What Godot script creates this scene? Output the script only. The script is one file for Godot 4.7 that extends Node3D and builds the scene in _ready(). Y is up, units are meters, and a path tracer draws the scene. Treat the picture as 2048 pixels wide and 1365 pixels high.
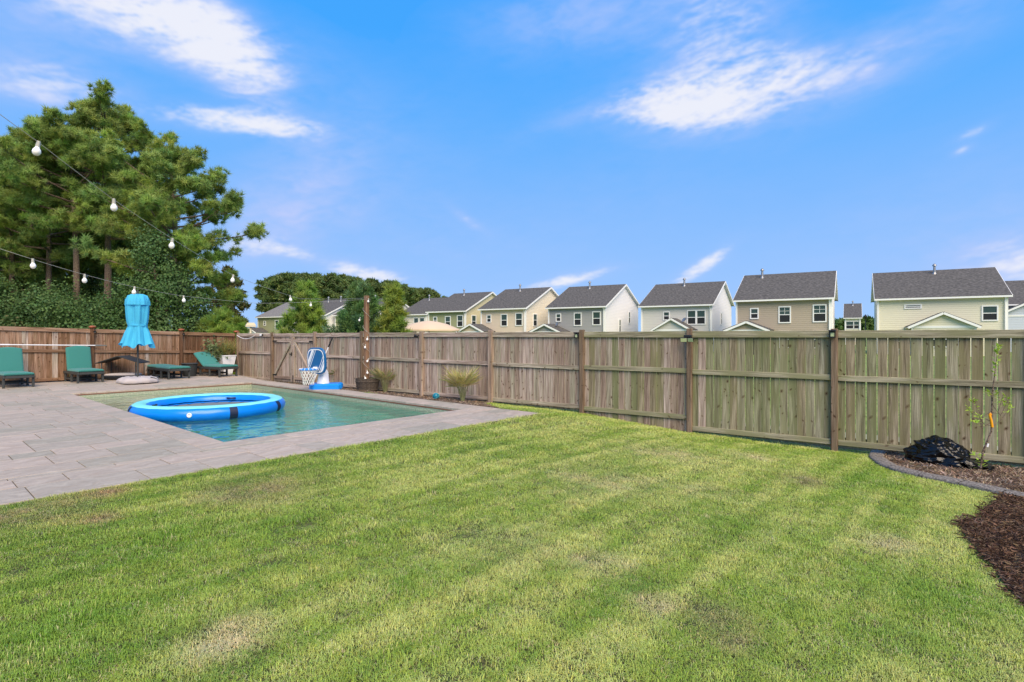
extends Node3D
# ---------- camera model: level lens, horizon at photo row 672, focal length 1100 photo pixels ----------
const F := 1100.0
const CX := 1024.0
const HY := 672.0
const H := 1.5
# right-hand fence frame: E runs along it towards the right, N points away from the yard
const E := Vector3(0.801, 0, 0.598)
const N := Vector3(0.598, 0, -0.801)
const FENCE_R := 10.8        # metres along N
const FENCE_L := -21.45      # metres along E
# pool frame: U along the short side, V along the long side, P0 its corner next to the lawn
const U := Vector3(0.661, 0, -0.750)
const V := Vector3(-0.750, 0, -0.661)
const P0 := Vector3(-4.06, 0, -7.73)
const PW := 4.66
const PL := 9.95
const DECK_A := 5.25
const DECK_B := -1.52
const UP := Vector3.UP
const GREY := Color(1, 1, 1)

var M := {}
var used := {}
var rng := RandomNumberGenerator.new()
var nz := FastNoiseLite.new()

func ray(x: float, y: float) -> Vector3: return Vector3((x - CX) / F, (HY - y) / F, -1)
func at(x: float, y: float, d: float) -> Vector3: return Vector3(0, H, 0) + ray(x, y) * d
func on(x: float, y: float, gy := 0.0) -> Vector3: return at(x, y, F * (H - gy) / (y - HY))
func pool(a: float, b: float, y := 0.0) -> Vector3: return P0 + U * a + V * b + UP * y
func rr(a: float, b: float) -> float: return rng.randf_range(a, b)
func rv() -> Vector3: return Vector3(rr(-1, 1), rr(-1, 1), rr(-1, 1))
func lin(r: float, g: float, b: float) -> Color: return Color(r, g, b)
func srgb(r: float, g: float, b: float) -> Color: return Color(r / 255.0, g / 255.0, b / 255.0)
func deck_y(b: float) -> float: return 0.08 * smoothstep(9.95, 12.6, b)
func frame(o: Vector3, x: Vector3, y: Vector3, z: Vector3) -> Transform3D: return Transform3D(Basis(x, y, z), o)
func facing(o: Vector3, dir: Vector3) -> Transform3D: return Transform3D(Basis(UP, atan2(dir.x, dir.z)), o)   # local +z points along dir
func along(a: Vector3, b: Vector3) -> Transform3D:     # local y runs from a to b, origin in the middle
	var y := (b - a).normalized()
	var x := y.cross(Vector3(0.31, 0.2, 0.93)).normalized()
	return Transform3D(Basis(x, y, x.cross(y)), (a + b) / 2)

func fence_ground(s: float) -> float:     # ground level at the foot of the right fence, s metres from its sixth post
	var k := [[-30.0, -0.16], [-2.5, -0.18], [0.0, -0.2], [2.45, -0.235], [4.9, -0.417], [7.4, -0.47], [11.0, -0.43], [40.0, -0.4]]
	for i in k.size() - 1:
		if s < k[i + 1][0]:
			return lerpf(k[i][1], k[i + 1][1], clampf((s - k[i][0]) / (k[i + 1][0] - k[i][0]), 0, 1))
	return -0.4

func ground_y(p: Vector3) -> float:
	var d := p - P0
	var a := d.dot(U)
	var b := d.dot(V)
	var dd := Vector2(maxf(a - DECK_A, 0), maxf(DECK_B - b, 0)).length()
	var q := maxf(FENCE_R - p.dot(N), 0.0)
	var s := p.dot(E) + 8.72
	return fence_ground(s) * dd / (dd + q + 0.001) - 0.012 + 0.012 * nz.get_noise_2d(p.x * 0.9, p.z * 0.9) * minf(dd * 2, 1)

func ground_at(x: float, y: float) -> Vector3:       # where the ray of a photo pixel meets the lawn
	var gy := 0.0
	for i in 12:
		gy = ground_y(on(x, y, gy))
	return on(x, y, gy)

# ---------- mesh building ----------
class MB:
	var v := PackedVector3Array()
	var n := PackedVector3Array()
	var uv := PackedVector2Array()
	var c := PackedColorArray()
	var tint := Color(1, 1, 1)
	var tinted := false
	func tri(a: Vector3, b: Vector3, d: Vector3, na: Vector3, nb: Vector3, nd: Vector3, ua := Vector2.ZERO, ub := Vector2.ZERO, ud := Vector2.ZERO) -> void:
		v.append(a); v.append(d); v.append(b)
		n.append(na); n.append(nd); n.append(nb)
		uv.append(ua); uv.append(ud); uv.append(ub)
		if tinted:
			for i in 3: c.append(tint)
	func leaf(a: Vector3, b: Vector3, d: Vector3, want: Vector3) -> void:      # a small face whose front looks the way it should
		var m := (b - a).cross(d - a).normalized()
		if m.dot(want) < 0:
			var t := b
			b = d; d = t; m = -m
		m = (m + want * 0.35).normalized()
		tri(a, b, d, m, m, m)
	func quad(a: Vector3, b: Vector3, d: Vector3, e: Vector3, ua := Vector2(0, 0), ub := Vector2(1, 0), ud := Vector2(1, 1), ue := Vector2(0, 1)) -> void:
		var m := (d - a).cross(e - b).normalized()
		tri(a, b, d, m, m, m, ua, ub, ud)
		tri(a, d, e, m, m, m, ua, ud, ue)
	func facet(pts: Array, mid: Vector3, T: Transform3D, g: int, o: Vector2) -> void:
		var m: Vector3 = (pts[1] - pts[0]).cross(pts[2] - pts[0]).normalized()
		if m.dot((pts[0] + pts[1] + pts[2]) / 3.0 - mid) < 0:
			pts.reverse(); m = -m
		var ax := 0
		var am := m.abs()
		if am.y >= am.x and am.y >= am.z: ax = 1
		elif am.z >= am.x: ax = 2
		var w := []
		for p in pts:
			var q: Vector3 = p
			var vv: float = q[g] if ax != g else q[(g + 1) % 3]
			var k := 3 - ax - g if ax != g else (g + 2) % 3
			w.append(Vector2(q[k], vv) + o)
		var tm := (T.basis * m).normalized()
		for i in range(1, pts.size() - 1):
			tri(T * pts[0], T * pts[i], T * pts[i + 1], tm, tm, tm, w[0], w[i], w[i + 1])
	func box(T: Transform3D, s: Vector3, bevel := 0.0, g := 1, o := Vector2.ZERO) -> void:
		var h := s / 2
		if bevel <= 0.0:
			for ax in 3:
				for sg in [-1.0, 1.0]:
					var p := []
					for k in [[-1, -1], [1, -1], [1, 1], [-1, 1]]:
						var q := Vector3.ZERO
						q[ax] = sg * h[ax]; q[(ax + 1) % 3] = k[0] * h[(ax + 1) % 3]; q[(ax + 2) % 3] = k[1] * h[(ax + 2) % 3]
						p.append(q)
					facet(p, Vector3.ZERO, T, g, o)
			return
		var b := minf(bevel, 0.45 * minf(s.x, minf(s.y, s.z)))
		var pt := func(ax: int, sg: Vector3) -> Vector3:
			var q := Vector3(sg.x * (h.x - b), sg.y * (h.y - b), sg.z * (h.z - b))
			q[ax] = sg[ax] * h[ax]
			return q
		for ax in 3:
			var i := (ax + 1) % 3
			var j := (ax + 2) % 3
			for sg in [-1.0, 1.0]:
				var p := []
				for k in [[-1, -1], [1, -1], [1, 1], [-1, 1]]:
					var q := Vector3.ZERO
					q[ax] = sg; q[i] = k[0]; q[j] = k[1]
					p.append(pt.call(ax, q))
				facet(p, Vector3.ZERO, T, g, o)
			for k in [[-1, -1], [1, -1], [1, 1], [-1, 1]]:      # the edges that run along ax
				var lo := Vector3.ZERO
				lo[ax] = -1; lo[i] = k[0]; lo[j] = k[1]
				var hi := lo
				hi[ax] = 1
				facet([pt.call(i, lo), pt.call(i, hi), pt.call(j, hi), pt.call(j, lo)], Vector3.ZERO, T, g, o)
		for sx in [-1, 1]:
			for sy in [-1, 1]:
				for sz in [-1, 1]:
					var q := Vector3(sx, sy, sz)
					facet([pt.call(0, q), pt.call(1, q), pt.call(2, q)], Vector3.ZERO, T, g, o)
	func bar(a: Vector3, b: Vector3, w: float, t: float, side := Vector3.ZERO, bevel := 0.0) -> void:    # a squared bar from a to b
		var y := (b - a).normalized()
		var x := (side - y * side.dot(y)).normalized() if side != Vector3.ZERO else y.cross(Vector3(0.13, 0.1, 0.98)).normalized()
		box(Transform3D(Basis(x, y, x.cross(y)), (a + b) / 2), Vector3(w, a.distance_to(b), t), bevel, 1)
	func sheet(rows: Array, close := false, us := 1.0, vs := 1.0) -> void:      # rows of points; outside is cross(along the row, to the next row)
		var R := rows.size()
		var C: int = rows[0].size()
		var nn := []
		for i in R:
			var line := PackedVector3Array()
			for j in C:
				var l: Vector3 = rows[i][(j - 1 + C) % C] if close or j > 0 else rows[i][j]
				var r: Vector3 = rows[i][(j + 1) % C] if close or j < C - 1 else rows[i][j]
				var d: Vector3 = rows[maxi(i - 1, 0)][j]
				var u: Vector3 = rows[mini(i + 1, R - 1)][j]
				line.append((r - l).cross(u - d).normalized())
			nn.append(line)
		for i in R - 1:
			for j in (C if close else C - 1):
				var k := (j + 1) % C
				var a := Vector2(float(j) / C * us, float(i) / R * vs)
				var b := Vector2(float(j + 1) / C * us, float(i + 1) / R * vs)
				tri(rows[i][j], rows[i][k], rows[i + 1][k], nn[i][j], nn[i][k], nn[i + 1][k], a, Vector2(b.x, a.y), b)
				tri(rows[i][j], rows[i + 1][k], rows[i + 1][j], nn[i][j], nn[i + 1][k], nn[i + 1][j], a, b, Vector2(a.x, b.y))
	func tube(pts: Array, radii: Array, sides := 6, caps := true) -> void:
		var rows := []
		var x := Vector3.ZERO
		for i in pts.size():
			var t: Vector3 = (pts[mini(i + 1, pts.size() - 1)] - pts[maxi(i - 1, 0)]).normalized()
			if i == 0: x = t.cross(Vector3(0.2, 0.15, 0.97)).normalized()
			x = (x - t * x.dot(t)).normalized()
			var y := t.cross(x)
			var row := PackedVector3Array()
			var r: float = radii[mini(i, radii.size() - 1)]
			for k in sides:
				var an := TAU * k / sides
				row.append(pts[i] + (x * cos(an) + y * sin(an)) * r)
			rows.append(row)
		sheet(rows, true, 1.0, pts[0].distance_to(pts[-1]))
		if caps:
			for e in [0, rows.size() - 1]:
				var row: PackedVector3Array = rows[e]
				var m: Vector3 = (pts[1] - pts[0] if e == 0 else pts[-2] - pts[-1]).normalized() * -1
				for k in range(1, sides - 1):
					if e == 0: tri(row[0], row[k + 1], row[k], m, m, m)
					else: tri(row[0], row[k], row[k + 1], m, m, m)
	func lathe(prof: Array, seg: int, T := Transform3D(), squash := Vector3.ONE) -> void:    # profile of Vector2(radius, height), listed from below upwards
		var rows := []
		for p in prof:
			var row := PackedVector3Array()
			for k in seg:
				var an := -TAU * k / seg
				row.append(T * (Vector3(cos(an) * p.x, p.y, sin(an) * p.x) * squash))
			rows.append(row)
		sheet(rows, true)
	func ball(o: Vector3, r: Vector3, seg := 10, rings := 7) -> void:
		var prof := []
		for i in rings + 1:
			var an := -PI / 2 + PI * i / rings
			prof.append(Vector2(maxf(cos(an), 0.001), sin(an)))
		lathe(prof, seg, Transform3D(Basis(), o), r) if r == Vector3.ONE else lathe(prof, seg, Transform3D(Basis().scaled(r), o))
	func prism(poly: PackedVector2Array, T: Transform3D, depth: float, bevel := 0.0, o := Vector2.ZERO) -> void:     # polygon in the xy plane, front at z = depth, counter-clockwise
		if Geometry2D.is_polygon_clockwise(poly): poly = poly.duplicate(); poly.reverse()
		var inner := poly
		if bevel > 0:
			var off := Geometry2D.offset_polygon(poly, -bevel, Geometry2D.JOIN_MITER)
			if off.size() == 1 and off[0].size() == poly.size():
				inner = off[0]
				if Geometry2D.is_polygon_clockwise(inner): inner.reverse()
				var best := 0
				for i in inner.size():
					if inner[i].distance_squared_to(poly[0]) < inner[best].distance_squared_to(poly[0]): best = i
				var turned := PackedVector2Array()
				for i in inner.size(): turned.append(inner[(best + i) % inner.size()])
				inner = turned
			else: bevel = 0
		var z := Vector3(0, 0, 1)
		var idx := Geometry2D.triangulate_polygon(inner)
		for side in 2:
			var m := T.basis * (z if side == 0 else -z)
			var src := inner if side == 0 else poly
			var id := idx if side == 0 else Geometry2D.triangulate_polygon(poly)
			for i in range(0, id.size(), 3):
				var p := []
				for k in 3: p.append(src[id[i + k]])
				if (p[1] - p[0]).cross(p[2] - p[0]) < 0: p.reverse()
				if side == 1: p.reverse()
				var w := []
				for q in p: w.append(T * Vector3(q.x, q.y, depth if side == 0 else 0.0))
				tri(w[0], w[1], w[2], m, m, m, p[0] + o, p[1] + o, p[2] + o)
		for i in poly.size():
			var k := (i + 1) % poly.size()
			var a := poly[i]
			var b := poly[k]
			quad(T * Vector3(a.x, a.y, 0), T * Vector3(b.x, b.y, 0), T * Vector3(b.x, b.y, depth - bevel), T * Vector3(a.x, a.y, depth - bevel), a + o, b + o, b + o, a + o)
			if bevel > 0:
				quad(T * Vector3(a.x, a.y, depth - bevel), T * Vector3(b.x, b.y, depth - bevel), T * Vector3(inner[k].x, inner[k].y, depth), T * Vector3(inner[i].x, inner[i].y, depth), a + o, b + o, b + o, a + o)
	func done() -> ArrayMesh:
		var m := ArrayMesh.new()
		var arr := []
		arr.resize(Mesh.ARRAY_MAX)
		arr[Mesh.ARRAY_VERTEX] = v
		arr[Mesh.ARRAY_NORMAL] = n
		arr[Mesh.ARRAY_TEX_UV] = uv
		if tinted: arr[Mesh.ARRAY_COLOR] = c
		m.add_surface_from_arrays(Mesh.PRIMITIVE_TRIANGLES, arr)
		return m

# ---------- scene tree ----------
func numbered(called: String) -> String:
	used[called] = used.get(called, -1) + 1
	return called if used[called] == 0 else "%s_%03d" % [called, used[called]]

func tag(o: Node3D, label: String, category: String, group := "", kind := "") -> Node3D:
	o.set_meta("label", label)
	if category: o.set_meta("category", category)
	if group: o.set_meta("group", group)
	if kind: o.set_meta("kind", kind)
	return o

func thing(called: String, label: String, category: String, T := Transform3D(), group := "") -> Node3D:
	var o := Node3D.new()
	o.name = numbered(called)
	add_child(o)
	o.transform = T
	return tag(o, label, category, group)

func part(parent: Node, called: String, mesh: Mesh, m: Material, T := Transform3D()) -> MeshInstance3D:
	var o := MeshInstance3D.new()
	o.name = called if parent != self else numbered(called)
	o.mesh = mesh
	o.material_override = m
	o.transform = T
	parent.add_child(o, true)
	return o

func setting(called: String, mesh: Mesh, m: Material) -> MeshInstance3D:
	var o := part(self, called, mesh, m)
	o.set_meta("kind", "structure")
	return o

func swarm(parent: Node, called: String, mesh: Mesh, m: Material, where: Array, colors = null) -> MultiMeshInstance3D:
	var mm := MultiMesh.new()
	mm.transform_format = MultiMesh.TRANSFORM_3D
	mm.use_colors = colors != null
	mm.mesh = mesh
	mm.instance_count = where.size()
	for i in where.size():
		mm.set_instance_transform(i, where[i])
		if colors != null: mm.set_instance_color(i, colors[i])
	var o := MultiMeshInstance3D.new()
	o.name = called if parent != self else numbered(called)
	o.multimesh = mm
	o.material_override = m
	parent.add_child(o, true)
	o.set_meta("kind", "stuff")
	return o

func copy(o: Node3D, T: Transform3D, label := "") -> Node3D:
	var r := o.duplicate() as Node3D
	r.name = numbered(String(o.name).get_slice("_0", 0))
	add_child(r)
	r.transform = T
	if label: r.set_meta("label", label)
	return r

# ---------- materials ----------
func mat(called: String, c: Color, rough := 0.8, spec := 0.5) -> StandardMaterial3D:
	var m := StandardMaterial3D.new()
	m.resource_name = called
	m.albedo_color = c
	m.roughness = rough
	m.metallic_specular = spec
	M[called] = m
	return m

func noise(freq: float, oct := 4, sd := 1) -> FastNoiseLite:
	var f := FastNoiseLite.new()
	f.noise_type = FastNoiseLite.TYPE_SIMPLEX_SMOOTH
	f.seed = sd
	f.frequency = freq
	f.fractal_type = FastNoiseLite.FRACTAL_FBM
	f.fractal_octaves = oct
	return f

func noise_tex(size: int, freq: float, stops: Array, sd := 1, oct := 5) -> NoiseTexture2D:
	var t := NoiseTexture2D.new()
	t.width = size; t.height = size
	t.seamless = true
	t.noise = noise(freq, oct, sd)
	if stops:
		var g := Gradient.new()
		var offs := PackedFloat32Array()
		var cols := PackedColorArray()
		for s in stops: offs.append(s[0]); cols.append(s[1])
		g.offsets = offs; g.colors = cols
		t.color_ramp = g
	return t

func mottled(called: String, size_m: float, stops: Array, rough := 0.85, sd := 1, bump := 0.0, freq := 0.02, world := true) -> StandardMaterial3D:
	var m := mat(called, Color.WHITE, rough)
	m.albedo_texture = noise_tex(512, freq, stops, sd)
	m.uv1_triplanar = true
	m.uv1_world_triplanar = world
	m.uv1_scale = Vector3.ONE / size_m
	if bump != 0.0:
		m.heightmap_enabled = true
		m.heightmap_texture = noise_tex(512, freq * 3, [], sd + 5)
		m.heightmap_scale = bump
	return m

# ---------- the scene ----------
const EXPOSURE := 3.5
const SUN := 0.5

func _ready() -> void:
	rng.seed = 7
	nz.frequency = 1.0
	nz.fractal_octaves = 3
	var cam := Camera3D.new()
	cam.name = "camera"
	cam.near = 0.1
	cam.far = 2000.0
	cam.projection = Camera3D.PROJECTION_FRUSTUM
	cam.size = 2.0 * cam.near * 682.5 / F
	cam.frustum_offset = Vector2(0, cam.near * (HY - 682.5) / F)
	cam.position = Vector3(0, H, 0)
	add_child(cam)
	cam.current = true
	var env := Environment.new()
	env.tonemap_mode = Environment.TONE_MAPPER_LINEAR
	env.tonemap_exposure = EXPOSURE
	env.sdfgi_enabled = true
	env.ssao_enabled = true
	env.ssil_enabled = true
	env.background_mode = Environment.BG_SKY
	env.sky = Sky.new()
	env.sky.sky_material = make_sky()
	var we := WorldEnvironment.new()
	we.environment = env
	add_child(we)
	var sun := DirectionalLight3D.new()          # the sun behind thin cloud: to the right, behind the camera, very soft
	sun.name = "sun"
	sun.light_energy = SUN
	sun.light_angular_distance = 50.0
	sun.light_color = srgb(255, 234, 204)
	sun.shadow_enabled = true
	add_child(sun)
	sun.look_at_from_position(Vector3(2.4, 8, 7.6), Vector3.ZERO)
	make_materials()
	build_ground()
	build_patio()
	build_pool()
	build_fences()
	build_houses()
	build_woods()
	build_yard_trees()
	build_loungers()
	build_pool_things()
	build_beds()
	build_lights()
	build_grass()

# ---------- sky: blue air with cirrus, the same kind all round ----------
func make_sky() -> PanoramaSkyMaterial:
	var W := 3072
	var HH := 1536
	var half := HH / 2
	var cover := PackedFloat32Array()
	cover.resize(W * half)
	var fine := PackedFloat32Array()          # share of crisp, bright cloud
	fine.resize(W * half)
	var lobes := []
	# in view: [x, y, half width, half height (photo pixels), tilt (degrees), veil, crisp]
	for c in [[300, 30, 190, 52, 6, 0.9, 0.95], [440, 85, 110, 45, 35, 0.55, 0.5], [80, 165, 95, 36, -8, 0.6, 0.55], [480, 246, 125, 20, -2, 0.45, 0.95], [470, 165, 70, 30, 25, 0.3, 0.2],
			[610, 350, 130, 60, -40, 0.42, 0.12], [560, 450, 120, 55, -20, 0.45, 0.2], [500, 490, 60, 18, 0, 0.3, 0.5], [1380, 215, 120, 38, 4, 0.75, 0.95], [1580, 140, 100, 34, 8, 0.5, 0.5], [1720, 130, 190, 42, -14, 0.5, 0.25],
			[1440, 60, 100, 80, -12, 0.62, 0.5], [1160, 35, 140, 44, -6, 0.5, 0.2], [1180, 225, 110, 18, -16, 0.25, 0.2], [1400, 536, 66, 13, -34, 0.35, 0.9], [1130, 562, 92, 11, -12, 0.35, 0.85],
			[2060, 525, 110, 55, 0, 0.9, 0.7], [760, 552, 60, 15, 10, 0.45, 0.7], [690, 540, 40, 14, 5, 0.4, 0.5], [585, 505, 40, 10, 8, 0.35, 0.5], [935, 440, 34, 8, 35, 0.25, 0.4], [1945, 265, 30, 9, -20, 0.25, 0.6],
			[1925, 300, 16, 7, -25, 0.25, 0.5], [1900, 430, 320, 90, -18, 0.16, 0.0], [850, 480, 200, 60, 10, 0.12, 0.0], [60, 60, 120, 120, 60, 0.3, 0.1], [820, 330, 160, 90, -30, 0.1, 0.0], [1250, 400, 260, 90, -10, 0.1, 0.0]]:
		var az := atan((c[0] - CX) / F)
		var el := atan((HY - c[1]) / F * cos(az))
		lobes.append([az, el, 1.22 * atan(c[2] / F) * cos(az), 1.22 * atan(c[3] / F) * cos(az), deg_to_rad(c[4]), c[5], c[6]])
	for i in 150:
		var az := rr(-PI, PI)
		var el := deg_to_rad(rr(4, 62))
		if absf(az) < 0.95 and el < 0.62: continue
		var big := rr(0.05, 0.2)
		lobes.append([az, el, big, big * rr(0.12, 0.4), rr(-0.6, 0.4), rr(0.25, 0.8), rr(0.1, 0.9)])
	for l in lobes:
		var ca := cos(l[4])
		var sa := sin(l[4])
		var reach: float = maxf(l[2], l[3]) * 2.4
		var k := 1.0 / maxf(cos(l[1]), 0.25)
		var r0 := int(clampf((PI / 2 - l[1] - reach) / PI * HH, 0, half - 1))
		var r1 := int(clampf((PI / 2 - l[1] + reach) / PI * HH, 0, half - 1))
		var c0 := int(floor((l[0] - reach * k) / TAU * W))
		var c1 := int(ceil((l[0] + reach * k) / TAU * W))
		for r in range(r0, r1 + 1):
			var dy: float = (PI / 2 - (r + 0.5) / HH * PI) - l[1]
			for cc in range(c0, c1 + 1):
				var dx: float = ((cc + 0.5) / W * TAU - l[0]) / k
				var x: float = (dx * ca - dy * sa) / l[2]
				var y: float = (dx * sa + dy * ca) / l[3]
				var d := x * x + y * y
				if d < 5.0:
					var g := exp(-d)
					var at_ := r * W + posmod(cc, W)
					cover[at_] += l[5] * g
					fine[at_] += l[6] * g
	var data := PackedFloat32Array()
	data.resize(W * HH * 3)
	var warp := noise(2.2, 3, 11)
	var det := noise(7.0, 5, 5)
	var broad := noise(1.1, 3, 21)
	var keys := [[0.0, Color(0.40, 0.63, 0.99)], [0.08, Color(0.33, 0.57, 1.0)], [0.22, Color(0.22, 0.50, 1.0)], [0.36, Color(0.12, 0.44, 1.0)], [0.5, Color(0.06, 0.39, 1.0)], [1.6, Color(0.02, 0.24, 0.85)]]
	var white := Color(0.86, 0.88, 0.97)
	var veil := Color(0.52, 0.62, 0.98)
	for r in half:
		var el := PI / 2 - (r + 0.5) / HH * PI
		var base: Color = keys[5][1]
		for i in 5:
			if el < keys[i + 1][0]:
				base = keys[i][1].lerp(keys[i + 1][1], (el - keys[i][0]) / (keys[i + 1][0] - keys[i][0]))
				break
		for c in W:
			var i := r * W + c
			var col := base
			var cv := cover[i]
			if cv > 0.02:
				var az := (c + 0.5) / W * TAU
				var k := cos(el)
				var x := sin(az) * k * 4.0
				var z := cos(az) * k * 4.0
				var y := el * 9.0
				var w := warp.get_noise_3d(x, y, z)
				var d := det.get_noise_3d(x * 0.55 + w * 0.15, y * 0.9 + w * 0.15 - x * 0.3, z * 0.55)
				var d2 := det.get_noise_3d(x * 2.1 + 7.0, y * 3.2 - x * 0.9, z * 2.1)
				var soft := clampf(cv * (0.9 + 0.6 * w + 0.4 * d + 0.15 * d2), 0, 1)
				var crisp := smoothstep(0.3, 1.05, fine[i] * (0.98 + 0.5 * d + 0.2 * w + 0.28 * d2))
				col = col.lerp(veil, soft * 0.9).lerp(white, crisp * 0.95)
			data[i * 3] = col.r / EXPOSURE
			data[i * 3 + 1] = col.g / EXPOSURE
			data[i * 3 + 2] = col.b / EXPOSURE
	for i in range(W * half, W * HH):
		data[i * 3] = 0.12
		data[i * 3 + 1] = 0.13
		data[i * 3 + 2] = 0.1
	var im := Image.create_from_data(W, HH, false, Image.FORMAT_RGBF, data.to_byte_array())
	var m := PanoramaSkyMaterial.new()
	m.panorama = ImageTexture.create_from_image(im)
	return m

# ---------- textures ----------
func wood_images() -> Array:            # one metre wide, four metres long; grain runs along v. Weathered, algae-green and warm brown versions of it.
	var W := 448
	var L := 1024
	var fine := noise(1.0, 3, 3)
	var band := noise(1.0, 2, 9)
	var alg := noise(1.0, 3, 14)
	var out := []
	var pal := [[srgb(124, 110, 98), srgb(222, 210, 196)], [srgb(122, 115, 98), srgb(218, 210, 190)], [srgb(130, 100, 78), srgb(222, 194, 168)]]
	var green := [srgb(160, 156, 132), srgb(150, 149, 116), srgb(120, 104, 78)]
	for k in 3: out.append(Image.create(W, L, false, Image.FORMAT_RGB8))
	for y in L:
		var ym := 4.0 * y / L
		for x in W:
			var xm := float(x) / W
			var xw := xm + 0.02 * band.get_noise_2d(xm * 5.0, ym * 1.3)
			var t := 0.5 + 0.55 * fine.get_noise_2d(xw * 70.0, ym * 1.6) + 0.42 * band.get_noise_2d(xw * 11.0 + 40.0, ym * 0.45)
			var a := alg.get_noise_2d(xm * 6.5, ym * 0.9)
			var sp := fine.get_noise_2d(xm * 90.0 + 200.0, ym * 22.0)
			t = clampf(t + 0.12 * sp, 0, 1)
			for k in 3:
				var c: Color = pal[k][0].lerp(pal[k][1], t)
				var amount: float = [0.0, 0.4, 0.0][k]
				var bias: float = [-0.1, 0.2, -0.1][k]
				c = c.lerp(green[k], clampf((a + bias + 0.25 * sp) * 1.7, 0, 0.35 + amount))
				if k == 2: c = c.lerp(srgb(178, 160, 142), clampf((-a - 0.12 + 0.3 * sp) * 2.2, 0, 0.7))
				out[k].set_pixel(x, y, c)
	for i in 52:
		var kx := rr(0, W)
		var ky := rr(0, L)
		var r := rr(0.004, 0.014)
		var turn := rr(-1.1, 1.1)
		var core := rr(0.5, 1.0)
		for y in range(int(ky - r * 3.4 * L / 4.0), int(ky + r * 3.4 * L / 4.0) + 1):
			for x in range(int(kx - r * 2.4 * W), int(kx + r * 2.4 * W) + 1):
				var dx := (x - kx) / W / r
				var dy := (y - ky) * 4.0 / L / (r * 1.35)
				var d := Vector2(dx + dy * turn, dy).length()
				var px := posmod(x, W)
				var py := posmod(y, L)
				for k in 3:
					var c: Color = out[k].get_pixel(px, py)
					c = c.lerp(srgb(62, 44, 32), core * (1.0 - smoothstep(0.55, 1.15, d)) * 0.85)
					c = c.lerp(srgb(96, 72, 52), (smoothstep(0.8, 1.2, d) - smoothstep(1.3, 2.2, d)) * 0.4)
					out[k].set_pixel(px, py, c)
	return out

func stone_image() -> Image:           # two metres square: pale stone with drawn-out bands
	var W := 512
	var a := noise(1.0, 4, 31)
	var b := noise(1.0, 3, 33)
	var im := Image.create(W, W, false, Image.FORMAT_RGB8)
	for y in W:
		for x in W:
			var xm := 2.0 * x / W
			var ym := 2.0 * y / W
			var w := b.get_noise_2d(xm * 1.6, ym * 1.6)
			var t := 0.55 + 0.5 * a.get_noise_2d(xm * 1.7 + w * 0.6, ym * 9.0 + w * 2.0) + 0.2 * b.get_noise_2d(xm * 26.0, ym * 40.0)
			var c := srgb(176, 167, 160).lerp(srgb(222, 214, 206), clampf(t, 0, 1))
			c = c.lerp(srgb(196, 168, 146), clampf(b.get_noise_2d(xm * 2.2 + 9.0, ym * 7.0 + w) - 0.15, 0, 1) * 0.55)
			im.set_pixel(x, y, c)
	return im

func siding_tex() -> ImageTexture:      # height of lapped boards, one board tall
	var im := Image.create(4, 64, false, Image.FORMAT_L8)
	for y in 64:
		for x in 4:
			var h := y / 63.0
			im.set_pixel(x, y, Color(h, h, h))
	return ImageTexture.create_from_image(im)

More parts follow.
